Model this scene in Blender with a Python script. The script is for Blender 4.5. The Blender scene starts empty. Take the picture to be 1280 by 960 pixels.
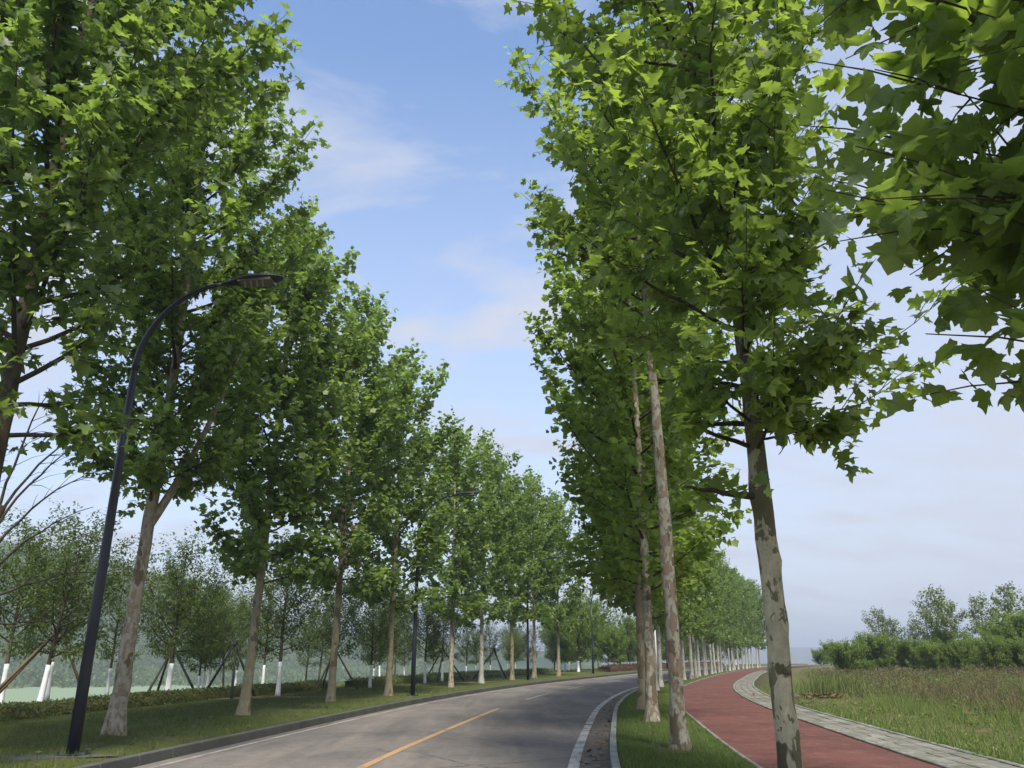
import bpy, math, random
import numpy as np
from mathutils import Vector, Matrix
scn = bpy.context.scene
COL = scn.collection
R = math.radians

# ------------------------------------------------------------------ camera
CAM_H, PITCH, FPX = 1.55, R(18.88), 1000.0            # focal length in pixels of a 1280 px wide frame
cam_d = bpy.data.cameras.new('camera')
cam = bpy.data.objects.new('camera', cam_d); COL.objects.link(cam)
cam.location = (0, 0, CAM_H); cam.rotation_euler = (R(90) + PITCH, 0, 0)
cam_d.sensor_width = 36.0; cam_d.lens = 36.0 * FPX / 1280.0
cam_d.clip_start = 0.05; cam_d.clip_end = 9000
scn.camera = cam

# ------------------------------------------------------------------ sky and sun
SUN_EL, SUN_AZ = 50.0, 171.0                          # azimuth clockwise from +Y: behind the viewer, a little to the right
W = bpy.data.worlds.new('World'); scn.world = W; W.use_nodes = True
nt = W.node_tree; nt.nodes.clear()
def N(tree, t, **kw):
    n = tree.nodes.new(t)
    for k, v in kw.items():
        if k[0] == 'i' and k[1:].isdigit(): n.inputs[int(k[1:])].default_value = v
        else: setattr(n, k, v)
    return n
def L(tree, a, ao, b, bi): tree.links.new(a.outputs[ao], b.inputs[bi])
sky = N(nt, 'ShaderNodeTexSky', sky_type='NISHITA', sun_disc=False, sun_elevation=R(SUN_EL), sun_rotation=R(SUN_AZ),
        altitude=200, air_density=1.0, dust_density=0.25, ozone_density=3.0)
tc = N(nt, 'ShaderNodeTexCoord')
sep = N(nt, 'ShaderNodeSeparateXYZ'); L(nt, tc, 'Generated', sep, 0)
def M(tree, op, a, b=None, c=None, clamp=False):
    n = tree.nodes.new('ShaderNodeMath'); n.operation = op; n.use_clamp = clamp
    for i, x in enumerate((a, b, c)):
        if x is None: continue
        if isinstance(x, (int, float)): n.inputs[i].default_value = x
        else: tree.links.new(x, n.inputs[i])
    return n.outputs[0]
def ramp(tree, sock, stops, interp='LINEAR'):
    n = tree.nodes.new('ShaderNodeValToRGB'); e = n.color_ramp.elements; n.color_ramp.interpolation = interp
    while len(e) < len(stops): e.new(0.5)
    for i, (p, c) in enumerate(stops):
        e[i].position = p
        e[i].color = (c, c, c, 1) if isinstance(c, (int, float)) else (*c, 1)
    tree.links.new(sock, n.inputs[0]); return n.outputs[0]
zz = M(nt, 'ADD', M(nt, 'MAXIMUM', sep.outputs[2], 0.0), 0.22)
cu = M(nt, 'DIVIDE', sep.outputs[0], zz); cv = M(nt, 'DIVIDE', sep.outputs[1], zz)
comb = N(nt, 'ShaderNodeCombineXYZ'); nt.links.new(cu, comb.inputs[0]); nt.links.new(cv, comb.inputs[1])
mapn = N(nt, 'ShaderNodeMapping'); L(nt, comb, 0, mapn, 0)
mapn.inputs['Rotation'].default_value = (0, 0, R(25)); mapn.inputs['Scale'].default_value = (1.0, 1.7, 1)
mapn.inputs['Location'].default_value = (3.3, 0.4, 0)
nz = N(nt, 'ShaderNodeTexNoise'); L(nt, mapn, 0, nz, 'Vector')
nz.inputs['Scale'].default_value = 2.1; nz.inputs['Detail'].default_value = 12; nz.inputs['Roughness'].default_value = 0.58
nz.inputs['Distortion'].default_value = 0.35
wisps = ramp(nt, nz.outputs[0], [(0.45, 0.0), (0.64, 0.9)])
veil = M(nt, 'MULTIPLY_ADD', sep.outputs[0], 1.5, -0.06, clamp=True)        # thin veil of cloud, thicker on the sun's side
low = ramp(nt, sep.outputs[2], [(0.0, 0.90), (0.30, 0.48), (0.66, 0.0)])
mask = M(nt, 'SUBTRACT', 1.0, M(nt, 'MULTIPLY', M(nt, 'MULTIPLY', M(nt, 'SUBTRACT', 1.0, wisps), M(nt, 'SUBTRACT', 1.0, M(nt, 'MULTIPLY', veil, 0.85))), M(nt, 'SUBTRACT', 1.0, low)))
mix = N(nt, 'ShaderNodeMixRGB'); nt.links.new(mask, mix.inputs[0]); L(nt, sky, 0, mix, 1)
mix.inputs[2].default_value = (2.45, 2.55, 2.92, 1)
bg = N(nt, 'ShaderNodeBackground'); L(nt, mix, 0, bg, 0); bg.inputs[1].default_value = 0.15
wo = N(nt, 'ShaderNodeOutputWorld'); L(nt, bg, 0, wo, 0)

sun_d = bpy.data.lights.new('sun', 'SUN'); sun_d.energy = 3.5; sun_d.angle = R(12); sun_d.color = (1, 0.95, 0.86)
sun = bpy.data.objects.new('sun', sun_d); COL.objects.link(sun)
sd = Vector((math.sin(R(SUN_AZ)) * math.cos(R(SUN_EL)), math.cos(R(SUN_AZ)) * math.cos(R(SUN_EL)), math.sin(R(SUN_EL))))
sun.rotation_euler = sd.to_track_quat('Z', 'Y').to_euler(); sun.location = (20, -10, 30)
vs = scn.view_settings; vs.view_transform = 'Standard'; vs.look = 'None'; vs.exposure = 0.95; vs.gamma = 1.0; vs.use_curve_mapping = False
scn.cycles.max_bounces = 9; scn.cycles.diffuse_bounces = 5; scn.cycles.glossy_bounces = 2
scn.cycles.transmission_bounces = 6; scn.cycles.volume_bounces = 0; scn.cycles.transparent_max_bounces = 8
scn.cycles.use_denoising = True; scn.cycles.sample_clamp_indirect = 4.0

# ------------------------------------------------------------------ helpers: meshes
def tagset(o, label=None, cat=None, group=None, kind=None):
    if label: o['label'] = label
    if cat: o['category'] = cat
    if group: o['group'] = group
    if kind: o['kind'] = kind
    return o
def link(name, me, mat=None, parent=None, loc=None):
    o = bpy.data.objects.new(name, me); COL.objects.link(o)
    if mat is not None and me is not None and not me.materials: me.materials.append(mat)
    if parent is not None: o.parent = parent
    if loc is not None: o.location = loc
    return o
def empty(name, loc, rz=0.0):
    o = bpy.data.objects.new(name, None); COL.objects.link(o); o.location = loc; o.rotation_euler = (0, 0, rz)
    o.empty_display_size = 0.3
    return o
def np_mesh(name, V, F, smooth=False):
    """V (n,3), F (m,k) with k = 3 or 4"""
    V = np.asarray(V, dtype=np.float32); F = np.asarray(F, dtype=np.int32); k = F.shape[1]
    me = bpy.data.meshes.new(name)
    me.vertices.add(len(V)); me.vertices.foreach_set('co', V.ravel())
    me.loops.add(F.size); me.loops.foreach_set('vertex_index', F.ravel())
    me.polygons.add(len(F)); me.polygons.foreach_set('loop_start', np.arange(0, F.size, k, dtype=np.int32))
    if smooth: me.polygons.foreach_set('use_smooth', np.ones(len(F), dtype=bool))
    me.update(calc_edges=True); me.validate()
    return me
class MB:
    def __init__(s): s.v = []; s.f = []
    def box(s, c, d, rz=0.0, taper=1.0):
        b = len(s.v); cz, sz = math.cos(rz), math.sin(rz)
        for z in (-1, 1):
            t = taper if z > 0 else 1.0
            for x, y in ((-1, -1), (1, -1), (1, 1), (-1, 1)):
                px, py = x * d[0] / 2 * t, y * d[1] / 2 * t
                s.v.append((c[0] + px * cz - py * sz, c[1] + px * sz + py * cz, c[2] + z * d[2] / 2))
        s.f += [tuple(b + i for i in q) for q in ((3, 2, 1, 0), (4, 5, 6, 7), (0, 1, 5, 4), (1, 2, 6, 5), (2, 3, 7, 6), (3, 0, 4, 7))]
    def tube(s, pts, rad, seg=8, cap=True, jit=0.0, rng=None, squash=None):
        pts = [Vector(p) for p in pts]; n = len(pts); b = len(s.v)
        t0 = (pts[1] - pts[0]).normalized()
        u = t0.cross(Vector((0.3, 0.9, 0.1))); 
        if u.length < 1e-3: u = t0.cross(Vector((1, 0, 0)))
        u.normalize()
        for i, p in enumerate(pts):
            t = (pts[min(i + 1, n - 1)] - pts[max(i - 1, 0)]).normalized()
            u = (u - t * u.dot(t)).normalized(); w = t.cross(u)
            for k in range(seg):
                a = 2 * math.pi * k / seg
                r = rad[i] * (1 + (rng.uniform(-jit, jit) if rng else 0))
                s.v.append(tuple(p + (u * math.cos(a) + w * math.sin(a) * (squash or 1.0)) * r))
        for i in range(n - 1):
            for k in range(seg):
                a, c = b + i * seg + k, b + i * seg + (k + 1) % seg
                s.f.append((a, c, c + seg, a + seg))
        if cap:
            s.f.append(tuple(b + k for k in reversed(range(seg))))
            s.f.append(tuple(b + (n - 1) * seg + k for k in range(seg)))
    def mesh(s, name, smooth=False):
        me = bpy.data.meshes.new(name); me.from_pydata(s.v, [], s.f); me.update()
        if smooth: me.polygons.foreach_set('use_smooth', [True] * len(me.polygons))
        return me
    def build(s, name, mat, parent=None, smooth=False, loc=None):
        return link(name, s.mesh(name, smooth), mat, parent, loc)
def copy_tree(o, parent=None):
    c = o.copy(); COL.objects.link(c)
    if parent is not None: c.parent = parent
    for ch in list(o.children):
        copy_tree(ch, c)
    return c

# ------------------------------------------------------------------ materials
def newmat(name):
    m = bpy.data.materials.new(name); m.use_nodes = True; t = m.node_tree; t.nodes.clear()
    out = t.nodes.new('ShaderNodeOutputMaterial'); p = t.nodes.new('ShaderNodeBsdfPrincipled')
    t.links.new(p.outputs[0], out.inputs[0]); return m, t, p, out
def coords(t, kind='Object', scale=(1, 1, 1)):
    c = t.nodes.new('ShaderNodeTexCoord'); mp = t.nodes.new('ShaderNodeMapping'); mp.inputs['Scale'].default_value = scale
    t.links.new(c.outputs[kind], mp.inputs[0]); return mp.outputs[0]
def world_pos(t, scale=(1, 1, 1)):
    g = t.nodes.new('ShaderNodeNewGeometry'); mp = t.nodes.new('ShaderNodeMapping'); mp.inputs['Scale'].default_value = scale
    t.links.new(g.outputs['Position'], mp.inputs[0]); return mp.outputs[0]
def noise(t, vec, sc, det=4, rough=0.55, dist=0.0):
    n = t.nodes.new('ShaderNodeTexNoise'); t.links.new(vec, n.inputs['Vector'])
    n.inputs['Scale'].default_value = sc; n.inputs['Detail'].default_value = det; n.inputs['Roughness'].default_value = rough
    n.inputs['Distortion'].default_value = dist
    return n.outputs[0]
def mixc(t, f, a, b, mode='MIX'):
    n = t.nodes.new('ShaderNodeMixRGB'); n.blend_type = mode
    for i, x in enumerate((f, a, b)):
        if isinstance(x, (int, float)): n.inputs[i].default_value = x if i == 0 else (x, x, x, 1)
        elif isinstance(x, tuple): n.inputs[i].default_value = (*x, 1)
        else: t.links.new(x, n.inputs[i])
    return n.outputs[0]
def bump(t, p, h, strength=0.4, dist=0.01):
    b = t.nodes.new('ShaderNodeBump'); b.inputs['Strength'].default_value = strength; b.inputs['Distance'].default_value = dist
    t.links.new(h, b.inputs['Height']); t.links.new(b.outputs[0], p.inputs['Normal'])
def island(t):
    """0..1 per loose piece, different for every object too"""
    g = t.nodes.new('ShaderNodeNewGeometry'); o = t.nodes.new('ShaderNodeObjectInfo')
    return M(t, 'FRACT', M(t, 'ADD', g.outputs['Random Per Island'], o.outputs['Random']))

def leaf_mat(name, stops, trans, tf=0.4, rough=0.5, spec=0.35, back=1.25):
    m, t, p, out = newmat(name)
    r = island(t); c = ramp(t, r, stops)
    g = t.nodes.new('ShaderNodeNewGeometry')
    pale = mixc(t, 0.35, c, (0.16, 0.20, 0.10))
    col = mixc(t, g.outputs['Backfacing'], c, pale)
    n = noise(t, coords(t), 6, 2); col = mixc(t, 1.0, col, ramp(t, n, [(0.3, 0.8), (0.7, 1.15)]), 'MULTIPLY')
    t.links.new(col, p.inputs['Base Color']); p.inputs['Roughness'].default_value = rough; p.inputs['Specular IOR Level'].default_value = spec
    tr = t.nodes.new('ShaderNodeBsdfTranslucent')
    tcol = mixc(t, 1.0, mixc(t, r, tuple(x * 0.75 for x in trans), tuple(min(1, x * 1.25) for x in trans)), (1, 1, 1), 'MULTIPLY')
    t.links.new(tcol, tr.inputs[0])
    mx = t.nodes.new('ShaderNodeMixShader'); mx.inputs[0].default_value = tf
    t.links.new(p.outputs[0], mx.inputs[1]); t.links.new(tr.outputs[0], mx.inputs[2]); t.links.new(mx.outputs[0], out.inputs[0])
    return m
MAT = {}
MAT['plane_leaf'] = leaf_mat('plane_leaf', [(0.0, (0.057, 0.097, 0.020)), (0.5, (0.098, 0.151, 0.032)), (0.88, (0.152, 0.205, 0.050)), (1.0, (0.23, 0.26, 0.075))], (0.38, 0.53, 0.07), 0.48, 0.48, 0.4)
MAT['plane_leaf_left'] = leaf_mat('plane_leaf_left', [(0.0, (0.052, 0.093, 0.021)), (0.5, (0.090, 0.148, 0.036)), (0.88, (0.145, 0.203, 0.060)), (1.0, (0.23, 0.26, 0.095))], (0.32, 0.47, 0.07), 0.46, 0.46, 0.45)
MAT['camphor_leaf'] = leaf_mat('camphor_leaf', [(0.0, (0.045, 0.075, 0.020)), (0.6, (0.080, 0.118, 0.032)), (1.0, (0.13, 0.16, 0.05))], (0.18, 0.26, 0.04), 0.36)
MAT['bush_leaf'] = leaf_mat('bush_leaf', [(0.0, (0.070, 0.115, 0.020)), (0.6, (0.120, 0.180, 0.034)), (1.0, (0.19, 0.24, 0.06))], (0.28, 0.40, 0.04), 0.4)
MAT['olive_leaf'] = leaf_mat('olive_leaf', [(0.0, (0.07, 0.10, 0.03)), (0.6, (0.12, 0.155, 0.05)), (1.0, (0.19, 0.21, 0.08))], (0.26, 0.34, 0.08), 0.3)
MAT['hedge_leaf'] = leaf_mat('hedge_leaf', [(0.0, (0.035, 0.06, 0.014)), (0.5, (0.075, 0.11, 0.022)), (0.85, (0.11, 0.13, 0.03)), (1.0, (0.14, 0.09, 0.04))], (0.14, 0.2, 0.03), 0.25)
MAT['red_leaf'] = leaf_mat('red_leaf', [(0.0, (0.05, 0.022, 0.014)), (0.6, (0.10, 0.04, 0.022)), (1.0, (0.06, 0.09, 0.03))], (0.2, 0.08, 0.04), 0.25)
MAT['dead_leaf'] = leaf_mat('dead_leaf', [(0.0, (0.08, 0.04, 0.025)), (0.5, (0.14, 0.075, 0.05)), (1.0, (0.22, 0.14, 0.09))], (0.2, 0.1, 0.05), 0.1)
MAT['lawn_blade'] = leaf_mat('lawn_blade', [(0.0, (0.055, 0.085, 0.014)), (0.5, (0.090, 0.122, 0.022)), (0.85, (0.15, 0.15, 0.045)), (1.0, (0.24, 0.20, 0.10))], (0.16, 0.21, 0.03), 0.22, 0.7, 0.15)
MAT['verge_blade'] = leaf_mat('verge_blade', [(0.0, (0.050, 0.095, 0.014)), (0.6, (0.085, 0.140, 0.022)), (0.9, (0.14, 0.17, 0.04)), (1.0, (0.24, 0.21, 0.09))], (0.16, 0.25, 0.03), 0.26, 0.6, 0.2)
MAT['meadow_blade'] = leaf_mat('meadow_blade', [(0.0, (0.07, 0.12, 0.022)), (0.5, (0.12, 0.18, 0.035)), (0.75, (0.19, 0.22, 0.06)), (1.0, (0.27, 0.22, 0.12))], (0.2, 0.3, 0.04), 0.3, 0.6, 0.2)
MAT['weed_green'] = leaf_mat('weed_green', [(0.0, (0.06, 0.09, 0.02)), (0.5, (0.11, 0.15, 0.04)), (1.0, (0.22, 0.22, 0.09))], (0.18, 0.22, 0.05), 0.28, 0.7, 0.15)
MAT['weed_brown'] = leaf_mat('weed_brown', [(0.0, (0.07, 0.042, 0.028)), (0.5, (0.125, 0.078, 0.05)), (0.8, (0.17, 0.12, 0.07)), (1.0, (0.11, 0.13, 0.04))], (0.18, 0.13, 0.06), 0.2, 0.7, 0.15)

def bark_mat(name, pale, brown, dark, thr=0.5, sc=5.0, blotch=(1, 1, 0.55), unpeeled=None):
    m, t, p, out = newmat(name)
    g = t.nodes.new('ShaderNodeObjectInfo'); c = t.nodes.new('ShaderNodeTexCoord')
    off = t.nodes.new('ShaderNodeVectorMath'); off.operation = 'MULTIPLY_ADD'
    t.links.new(c.outputs['Object'], off.inputs[0]); off.inputs[1].default_value = blotch
    cx = t.nodes.new('ShaderNodeCombineXYZ')
    for i in range(3): t.links.new(M(t, 'MULTIPLY', g.outputs['Random'], 13.7 * (i + 1)), cx.inputs[i])
    t.links.new(cx.outputs[0], off.inputs[2]); v = off.outputs[0]
    n1 = noise(t, v, sc, 5, 0.6, 0.5)
    if unpeeled:                                             # old bark still on the upper trunk
        sz = t.nodes.new('ShaderNodeSeparateXYZ'); t.links.new(c.outputs['Object'], sz.inputs[0])
        n1 = M(t, 'ADD', n1, ramp(t, M(t, 'MULTIPLY', sz.outputs[2], 0.1), [(unpeeled * 0.1, 0.0), (unpeeled * 0.1 + 0.12, 0.11)]))
    n2 = noise(t, v, sc * 0.55, 2, 0.5, 0.3); n3 = noise(t, v, sc * 9, 6, 0.7)
    patch = ramp(t, n1, [(thr, 0.0), (thr + 0.012, 1.0)])
    patch2 = ramp(t, n2, [(thr + 0.07, 0.0), (thr + 0.09, 1.0)])
    base = mixc(t, ramp(t, noise(t, v, sc * 1.7, 4), [(0.35, 0.0), (0.65, 1.0)]), pale, tuple(x * 0.72 for x in pale))
    base = mixc(t, M(t, 'MULTIPLY', ramp(t, n3, [(0.45, 0.0), (0.7, 1.0)]), 0.5), base, tuple(x * 0.45 for x in pale))
    c1 = mixc(t, patch, base, mixc(t, n3, brown, tuple(x * 1.6 for x in brown)))
    c2 = mixc(t, patch2, c1, mixc(t, n3, dark, brown))
    t.links.new(c2, p.inputs['Base Color']); p.inputs['Roughness'].default_value = 0.85; p.inputs['Specular IOR Level'].default_value = 0.2
    h = M(t, 'ADD', M(t, 'MULTIPLY', patch, 0.5), M(t, 'ADD', M(t, 'MULTIPLY', patch2, 0.5), M(t, 'MULTIPLY', n3, 0.5)))
    bump(t, p, h, 1.0, 0.02)
    return m
MAT['bark_green'] = bark_mat('bark_green', (0.46, 0.42, 0.28), (0.11, 0.10, 0.055), (0.065, 0.055, 0.03), 0.525, 6.5, unpeeled=2.0)
MAT['bark_pink'] = bark_mat('bark_pink', (0.38, 0.36, 0.27), (0.17, 0.125, 0.085), (0.10, 0.085, 0.05), 0.51, 9.5)
MAT['bark_grey'] = bark_mat('bark_grey', (0.42, 0.37, 0.29), (0.20, 0.155, 0.10), (0.12, 0.095, 0.06), 0.52, 9.0)
MAT['bark_dull'] = bark_mat('bark_dull', (0.34, 0.30, 0.20), (0.20, 0.17, 0.10), (0.12, 0.10, 0.06), 0.50, 8.0)
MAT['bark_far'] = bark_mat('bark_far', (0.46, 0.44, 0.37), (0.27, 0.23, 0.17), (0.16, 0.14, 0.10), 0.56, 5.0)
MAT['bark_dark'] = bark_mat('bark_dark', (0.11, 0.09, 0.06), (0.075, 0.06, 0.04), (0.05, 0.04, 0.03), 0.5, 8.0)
MAT['twig'] = bark_mat('twig', (0.085, 0.07, 0.05), (0.06, 0.05, 0.035), (0.04, 0.035, 0.025), 0.5, 12.0)
MAT['dead_branch'] = bark_mat('dead_branch', (0.16, 0.14, 0.11), (0.10, 0.085, 0.065), (0.07, 0.06, 0.05), 0.5, 12.0)

def simple(name, col, rough=0.7, var=0.12, sc=8, bumps=0.25, bd=0.004, spec=0.3, metal=0.0, det=6):
    m, t, p, out = newmat(name); v = world_pos(t)
    n = noise(t, v, sc, det, 0.6)
    t.links.new(mixc(t, 1.0, col, ramp(t, n, [(0.25, 1 - var), (0.75, 1 + var)]), 'MULTIPLY'), p.inputs['Base Color'])
    p.inputs['Roughness'].default_value = rough; p.inputs['Specular IOR Level'].default_value = spec; p.inputs['Metallic'].default_value = metal
    if bumps: bump(t, p, noise(t, v, sc * 6, 4, 0.7), bumps, bd)
    return m
MAT['lamp_metal'] = simple('lamp_metal', (0.016, 0.019, 0.030), 0.42, 0.25, 3, 0.05, 0.001, 0.5)
MAT['lamp_lens'] = simple('lamp_lens', (0.16, 0.15, 0.13), 0.25, 0.1, 10, 0, spec=0.5)
MAT['lamp_louvre'] = simple('lamp_louvre', (0.32, 0.30, 0.26), 0.35, 0.1, 10, 0)
MAT['white_paint'] = simple('white_paint', (0.74, 0.75, 0.76), 0.8, 0.10, 9, 0.4, 0.004)
MAT['stake'] = simple('stake', (0.13, 0.095, 0.055), 0.85, 0.35, 12, 0.5)
MAT['stake_dark'] = simple('stake_dark', (0.045, 0.050, 0.045), 0.8, 0.3, 12, 0.4)
MAT['strap'] = simple('strap', (0.03, 0.03, 0.03), 0.7, 0.2, 20, 0.2)
MAT['post_grey'] = simple('post_grey', (0.42, 0.43, 0.43), 0.6, 0.12, 6, 0.1)
MAT['wall_pale'] = simple('wall_pale', (0.55, 0.52, 0.47), 0.85, 0.15, 0.4, 0)
MAT['wall_warm'] = simple('wall_warm', (0.55, 0.40, 0.26), 0.85, 0.15, 0.4, 0)
MAT['roof_dull'] = simple('roof_dull', (0.22, 0.20, 0.19), 0.85, 0.15, 0.5, 0)
MAT['roof_white'] = simple('roof_white', (0.85, 0.86, 0.88), 0.6, 0.05, 0.5, 0)
MAT['window_dark'] = simple('window_dark', (0.10, 0.12, 0.14), 0.2, 0.1, 1, 0, spec=0.5)
MAT['mortar'] = simple('mortar', (0.10, 0.10, 0.08), 0.95, 0.4, 6, 0.5)

def stone_mat(name, col, moss=0.0, var=0.25):
    m, t, p, out = newmat(name); v = world_pos(t); r = island(t)
    n = noise(t, v, 22, 6, 0.65); big = noise(t, v, 1.3, 4, 0.6)
    c = mixc(t, 1.0, col, ramp(t, r, [(0.0, 1 - var), (1.0, 1 + var)]), 'MULTIPLY')
    c = mixc(t, 1.0, c, ramp(t, n, [(0.25, 0.75), (0.75, 1.2)]), 'MULTIPLY')
    c = mixc(t, ramp(t, big, [(0.42, 0.0), (0.68, 0.65)]), c, tuple(x * 0.5 for x in col))
    if moss: c = mixc(t, M(t, 'MULTIPLY', ramp(t, noise(t, v, 3.0, 5, 0.7), [(0.42, 0.0), (0.62, 1.0)]), moss), c, (0.07, 0.085, 0.03))
    t.links.new(c, p.inputs['Base Color']); p.inputs['Roughness'].default_value = 0.88; p.inputs['Specular IOR Level'].default_value = 0.2
    bump(t, p, n, 0.5, 0.006); return m
MAT['kerb_dark'] = stone_mat('kerb_dark', (0.095, 0.093, 0.088), 0.3, 0.07)
MAT['kerb_light'] = stone_mat('kerb_light', (0.27, 0.27, 0.255), 0.25, 0.15)
MAT['edging'] = stone_mat('edging', (0.27, 0.265, 0.235), 0.65, 0.18)
MAT['paver'] = stone_mat('paver', (0.23, 0.215, 0.185), 0.55, 0.2)

def cracks(t, v, sc, w, gate):
    wv = t.nodes.new('ShaderNodeMixRGB'); wv.inputs[0].default_value = 0.35
    n = t.nodes.new('ShaderNodeTexNoise'); n.inputs['Scale'].default_value = 1.2; n.inputs['Detail'].default_value = 5; t.links.new(v, n.inputs['Vector'])
    t.links.new(v, wv.inputs[1]); t.links.new(n.outputs['Color'], wv.inputs[2])
    vo = t.nodes.new('ShaderNodeTexVoronoi'); vo.feature = 'DISTANCE_TO_EDGE'; vo.inputs['Scale'].default_value = sc; t.links.new(wv.outputs[0], vo.inputs['Vector'])
    return M(t, 'MULTIPLY', ramp(t, vo.outputs['Distance'], [(0.0, 1.0), (w, 0.0)]), ramp(t, noise(t, v, 0.13, 3), [(gate, 0.0), (gate + 0.06, 1.0)]))
def asphalt():
    m, t, p, out = newmat('asphalt'); v = world_pos(t)
    fine = noise(t, v, 70, 3, 0.75); mid = noise(t, v, 4.5, 7, 0.7); big = noise(t, v, 0.25, 6, 0.65, 0.6)
    v2 = world_pos(t, (1.0, 0.10, 1)); streak = noise(t, v2, 1.3, 6, 0.65)
    c = mixc(t, ramp(t, big, [(0.40, 0.0), (0.60, 1.0)]), (0.118, 0.105, 0.094), (0.168, 0.148, 0.128))
    c = mixc(t, ramp(t, streak, [(0.48, 0.0), (0.66, 0.6)]), c, (0.225, 0.190, 0.155))
    c = mixc(t, ramp(t, noise(t, v2, 0.9, 4), [(0.56, 0.0), (0.66, 0.5)]), c, (0.075, 0.07, 0.068))
    c = mixc(t, 1.0, c, ramp(t, mid, [(0.25, 0.78), (0.75, 1.2)]), 'MULTIPLY')
    c = mixc(t, 1.0, c, ramp(t, fine, [(0.3, 0.6), (0.7, 1.45)]), 'MULTIPLY')
    c = mixc(t, M(t, 'MULTIPLY', cracks(t, v, 0.35, 0.012, 0.50), 0.75), c, (0.045, 0.042, 0.04))
    c = mixc(t, ramp(t, noise(t, v, 0.8, 2, 0.4), [(0.70, 0.0), (0.72, 0.45)]), c, (0.07, 0.066, 0.064))
    t.links.new(c, p.inputs['Base Color']); p.inputs['Roughness'].default_value = 0.85; p.inputs['Specular IOR Level'].default_value = 0.25
    bump(t, p, fine, 0.5, 0.005); return m
MAT['asphalt'] = asphalt()
def gutter():
    m, t, p, out = newmat('gutter_dirt'); v = world_pos(t)
    a = noise(t, v, 5, 6, 0.7); f = noise(t, v, 40, 4, 0.7)
    c = mixc(t, ramp(t, a, [(0.35, 0.0), (0.65, 1.0)]), (0.075, 0.060, 0.045), (0.15, 0.12, 0.09))
    c = mixc(t, 1.0, c, ramp(t, f, [(0.3, 0.7), (0.7, 1.25)]), 'MULTIPLY')
    t.links.new(c, p.inputs['Base Color']); p.inputs['Roughness'].default_value = 0.95
    bump(t, p, f, 0.5, 0.006); return m
MAT['gutter'] = gutter()
def paint(name, col, wear=0.5):
    m, t, p, out = newmat(name); v = world_pos(t)
    a = noise(t, v, 14, 7, 0.75); b = noise(t, v, 1.6, 4, 0.6)
    w = ramp(t, M(t, 'ADD', M(t, 'MULTIPLY', a, 0.6), M(t, 'MULTIPLY', b, 0.4)), [(wear - 0.02, 0.0), (wear + 0.07, 0.85)])
    c = mixc(t, w, col, (0.13, 0.118, 0.105))
    c = mixc(t, 1.0, c, ramp(t, noise(t, v, 60, 3), [(0.3, 0.85), (0.7, 1.1)]), 'MULTIPLY')
    t.links.new(c, p.inputs['Base Color']); p.inputs['Roughness'].default_value = 0.7; return m
MAT['paint_white'] = paint('paint_white', (0.44, 0.42, 0.38), 0.49)
MAT['paint_dirty'] = paint('paint_dirty', (0.34, 0.31, 0.27), 0.50)
MAT['paint_yellow'] = paint('paint_yellow', (0.42, 0.26, 0.11), 0.53)
def track():
    m, t, p, out = newmat('red_track'); v = world_pos(t)
    f = noise(t, v, 75, 4, 0.75); a = noise(t, v, 0.6, 7, 0.68, 0.6); sp = noise(t, v, 26, 1, 0.5); st = noise(t, v, 2.4, 6, 0.7)
    c = mixc(t, ramp(t, a, [(0.38, 0.0), (0.62, 1.0)]), (0.098, 0.041, 0.033), (0.140, 0.060, 0.046))
    c = mixc(t, ramp(t, st, [(0.52, 0.0), (0.68, 0.55)]), c, (0.20, 0.11, 0.09))
    c = mixc(t, ramp(t, noise(t, v, 1.3, 5, 0.7), [(0.56, 0.0), (0.66, 0.5)]), c, (0.085, 0.045, 0.038))
    c = mixc(t, 1.0, c, ramp(t, f, [(0.3, 0.55), (0.7, 1.45)]), 'MULTIPLY')
    c = mixc(t, M(t, 'MULTIPLY', cracks(t, v, 0.22, 0.010, 0.52), 0.6), c, (0.06, 0.035, 0.03))
    c = mixc(t, ramp(t, sp, [(0.74, 0.0), (0.77, 0.7)]), c, (0.42, 0.34, 0.29))
    t.links.new(c, p.inputs['Base Color']); p.inputs['Roughness'].default_value = 0.92; p.inputs['Specular IOR Level'].default_value = 0.15
    bump(t, p, f, 0.6, 0.006); return m
MAT['track'] = track()
def ground_mat(name, ca, cb, cs, soil=0.62):
    m, t, p, out = newmat(name); v = world_pos(t)
    a = noise(t, v, 0.5, 6, 0.65); f = noise(t, v, 18, 6, 0.75); b = noise(t, v, 1.1, 5, 0.7, 0.5)
    c = mixc(t, ramp(t, a, [(0.35, 0.0), (0.65, 1.0)]), ca, cb)
    c = mixc(t, ramp(t, b, [(soil, 0.0), (soil + 0.08, 0.8)]), c, cs)
    c = mixc(t, 1.0, c, ramp(t, f, [(0.3, 0.55), (0.7, 1.35)]), 'MULTIPLY')
    t.links.new(c, p.inputs['Base Color']); p.inputs['Roughness'].default_value = 0.95; p.inputs['Specular IOR Level'].default_value = 0.1
    bump(t, p, f, 0.9, 0.03); return m
MAT['lawn'] = ground_mat('lawn', (0.062, 0.085, 0.020), (0.095, 0.105, 0.030), (0.14, 0.105, 0.060), 0.56)
MAT['field'] = ground_mat('field', (0.085, 0.110, 0.028), (0.12, 0.11, 0.045), (0.17, 0.12, 0.075), 0.50)
MAT['terrain'] = ground_mat('terrain', (0.06, 0.09, 0.025), (0.09, 0.10, 0.03), (0.12, 0.10, 0.06), 0.6)
MAT['soil'] = ground_mat('soil', (0.20, 0.14, 0.09), (0.27, 0.20, 0.13), (0.12, 0.10, 0.05), 0.6)
MAT['soil_dark'] = ground_mat('soil_dark', (0.10, 0.08, 0.045), (0.14, 0.105, 0.065), (0.07, 0.085, 0.03), 0.55)
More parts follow.
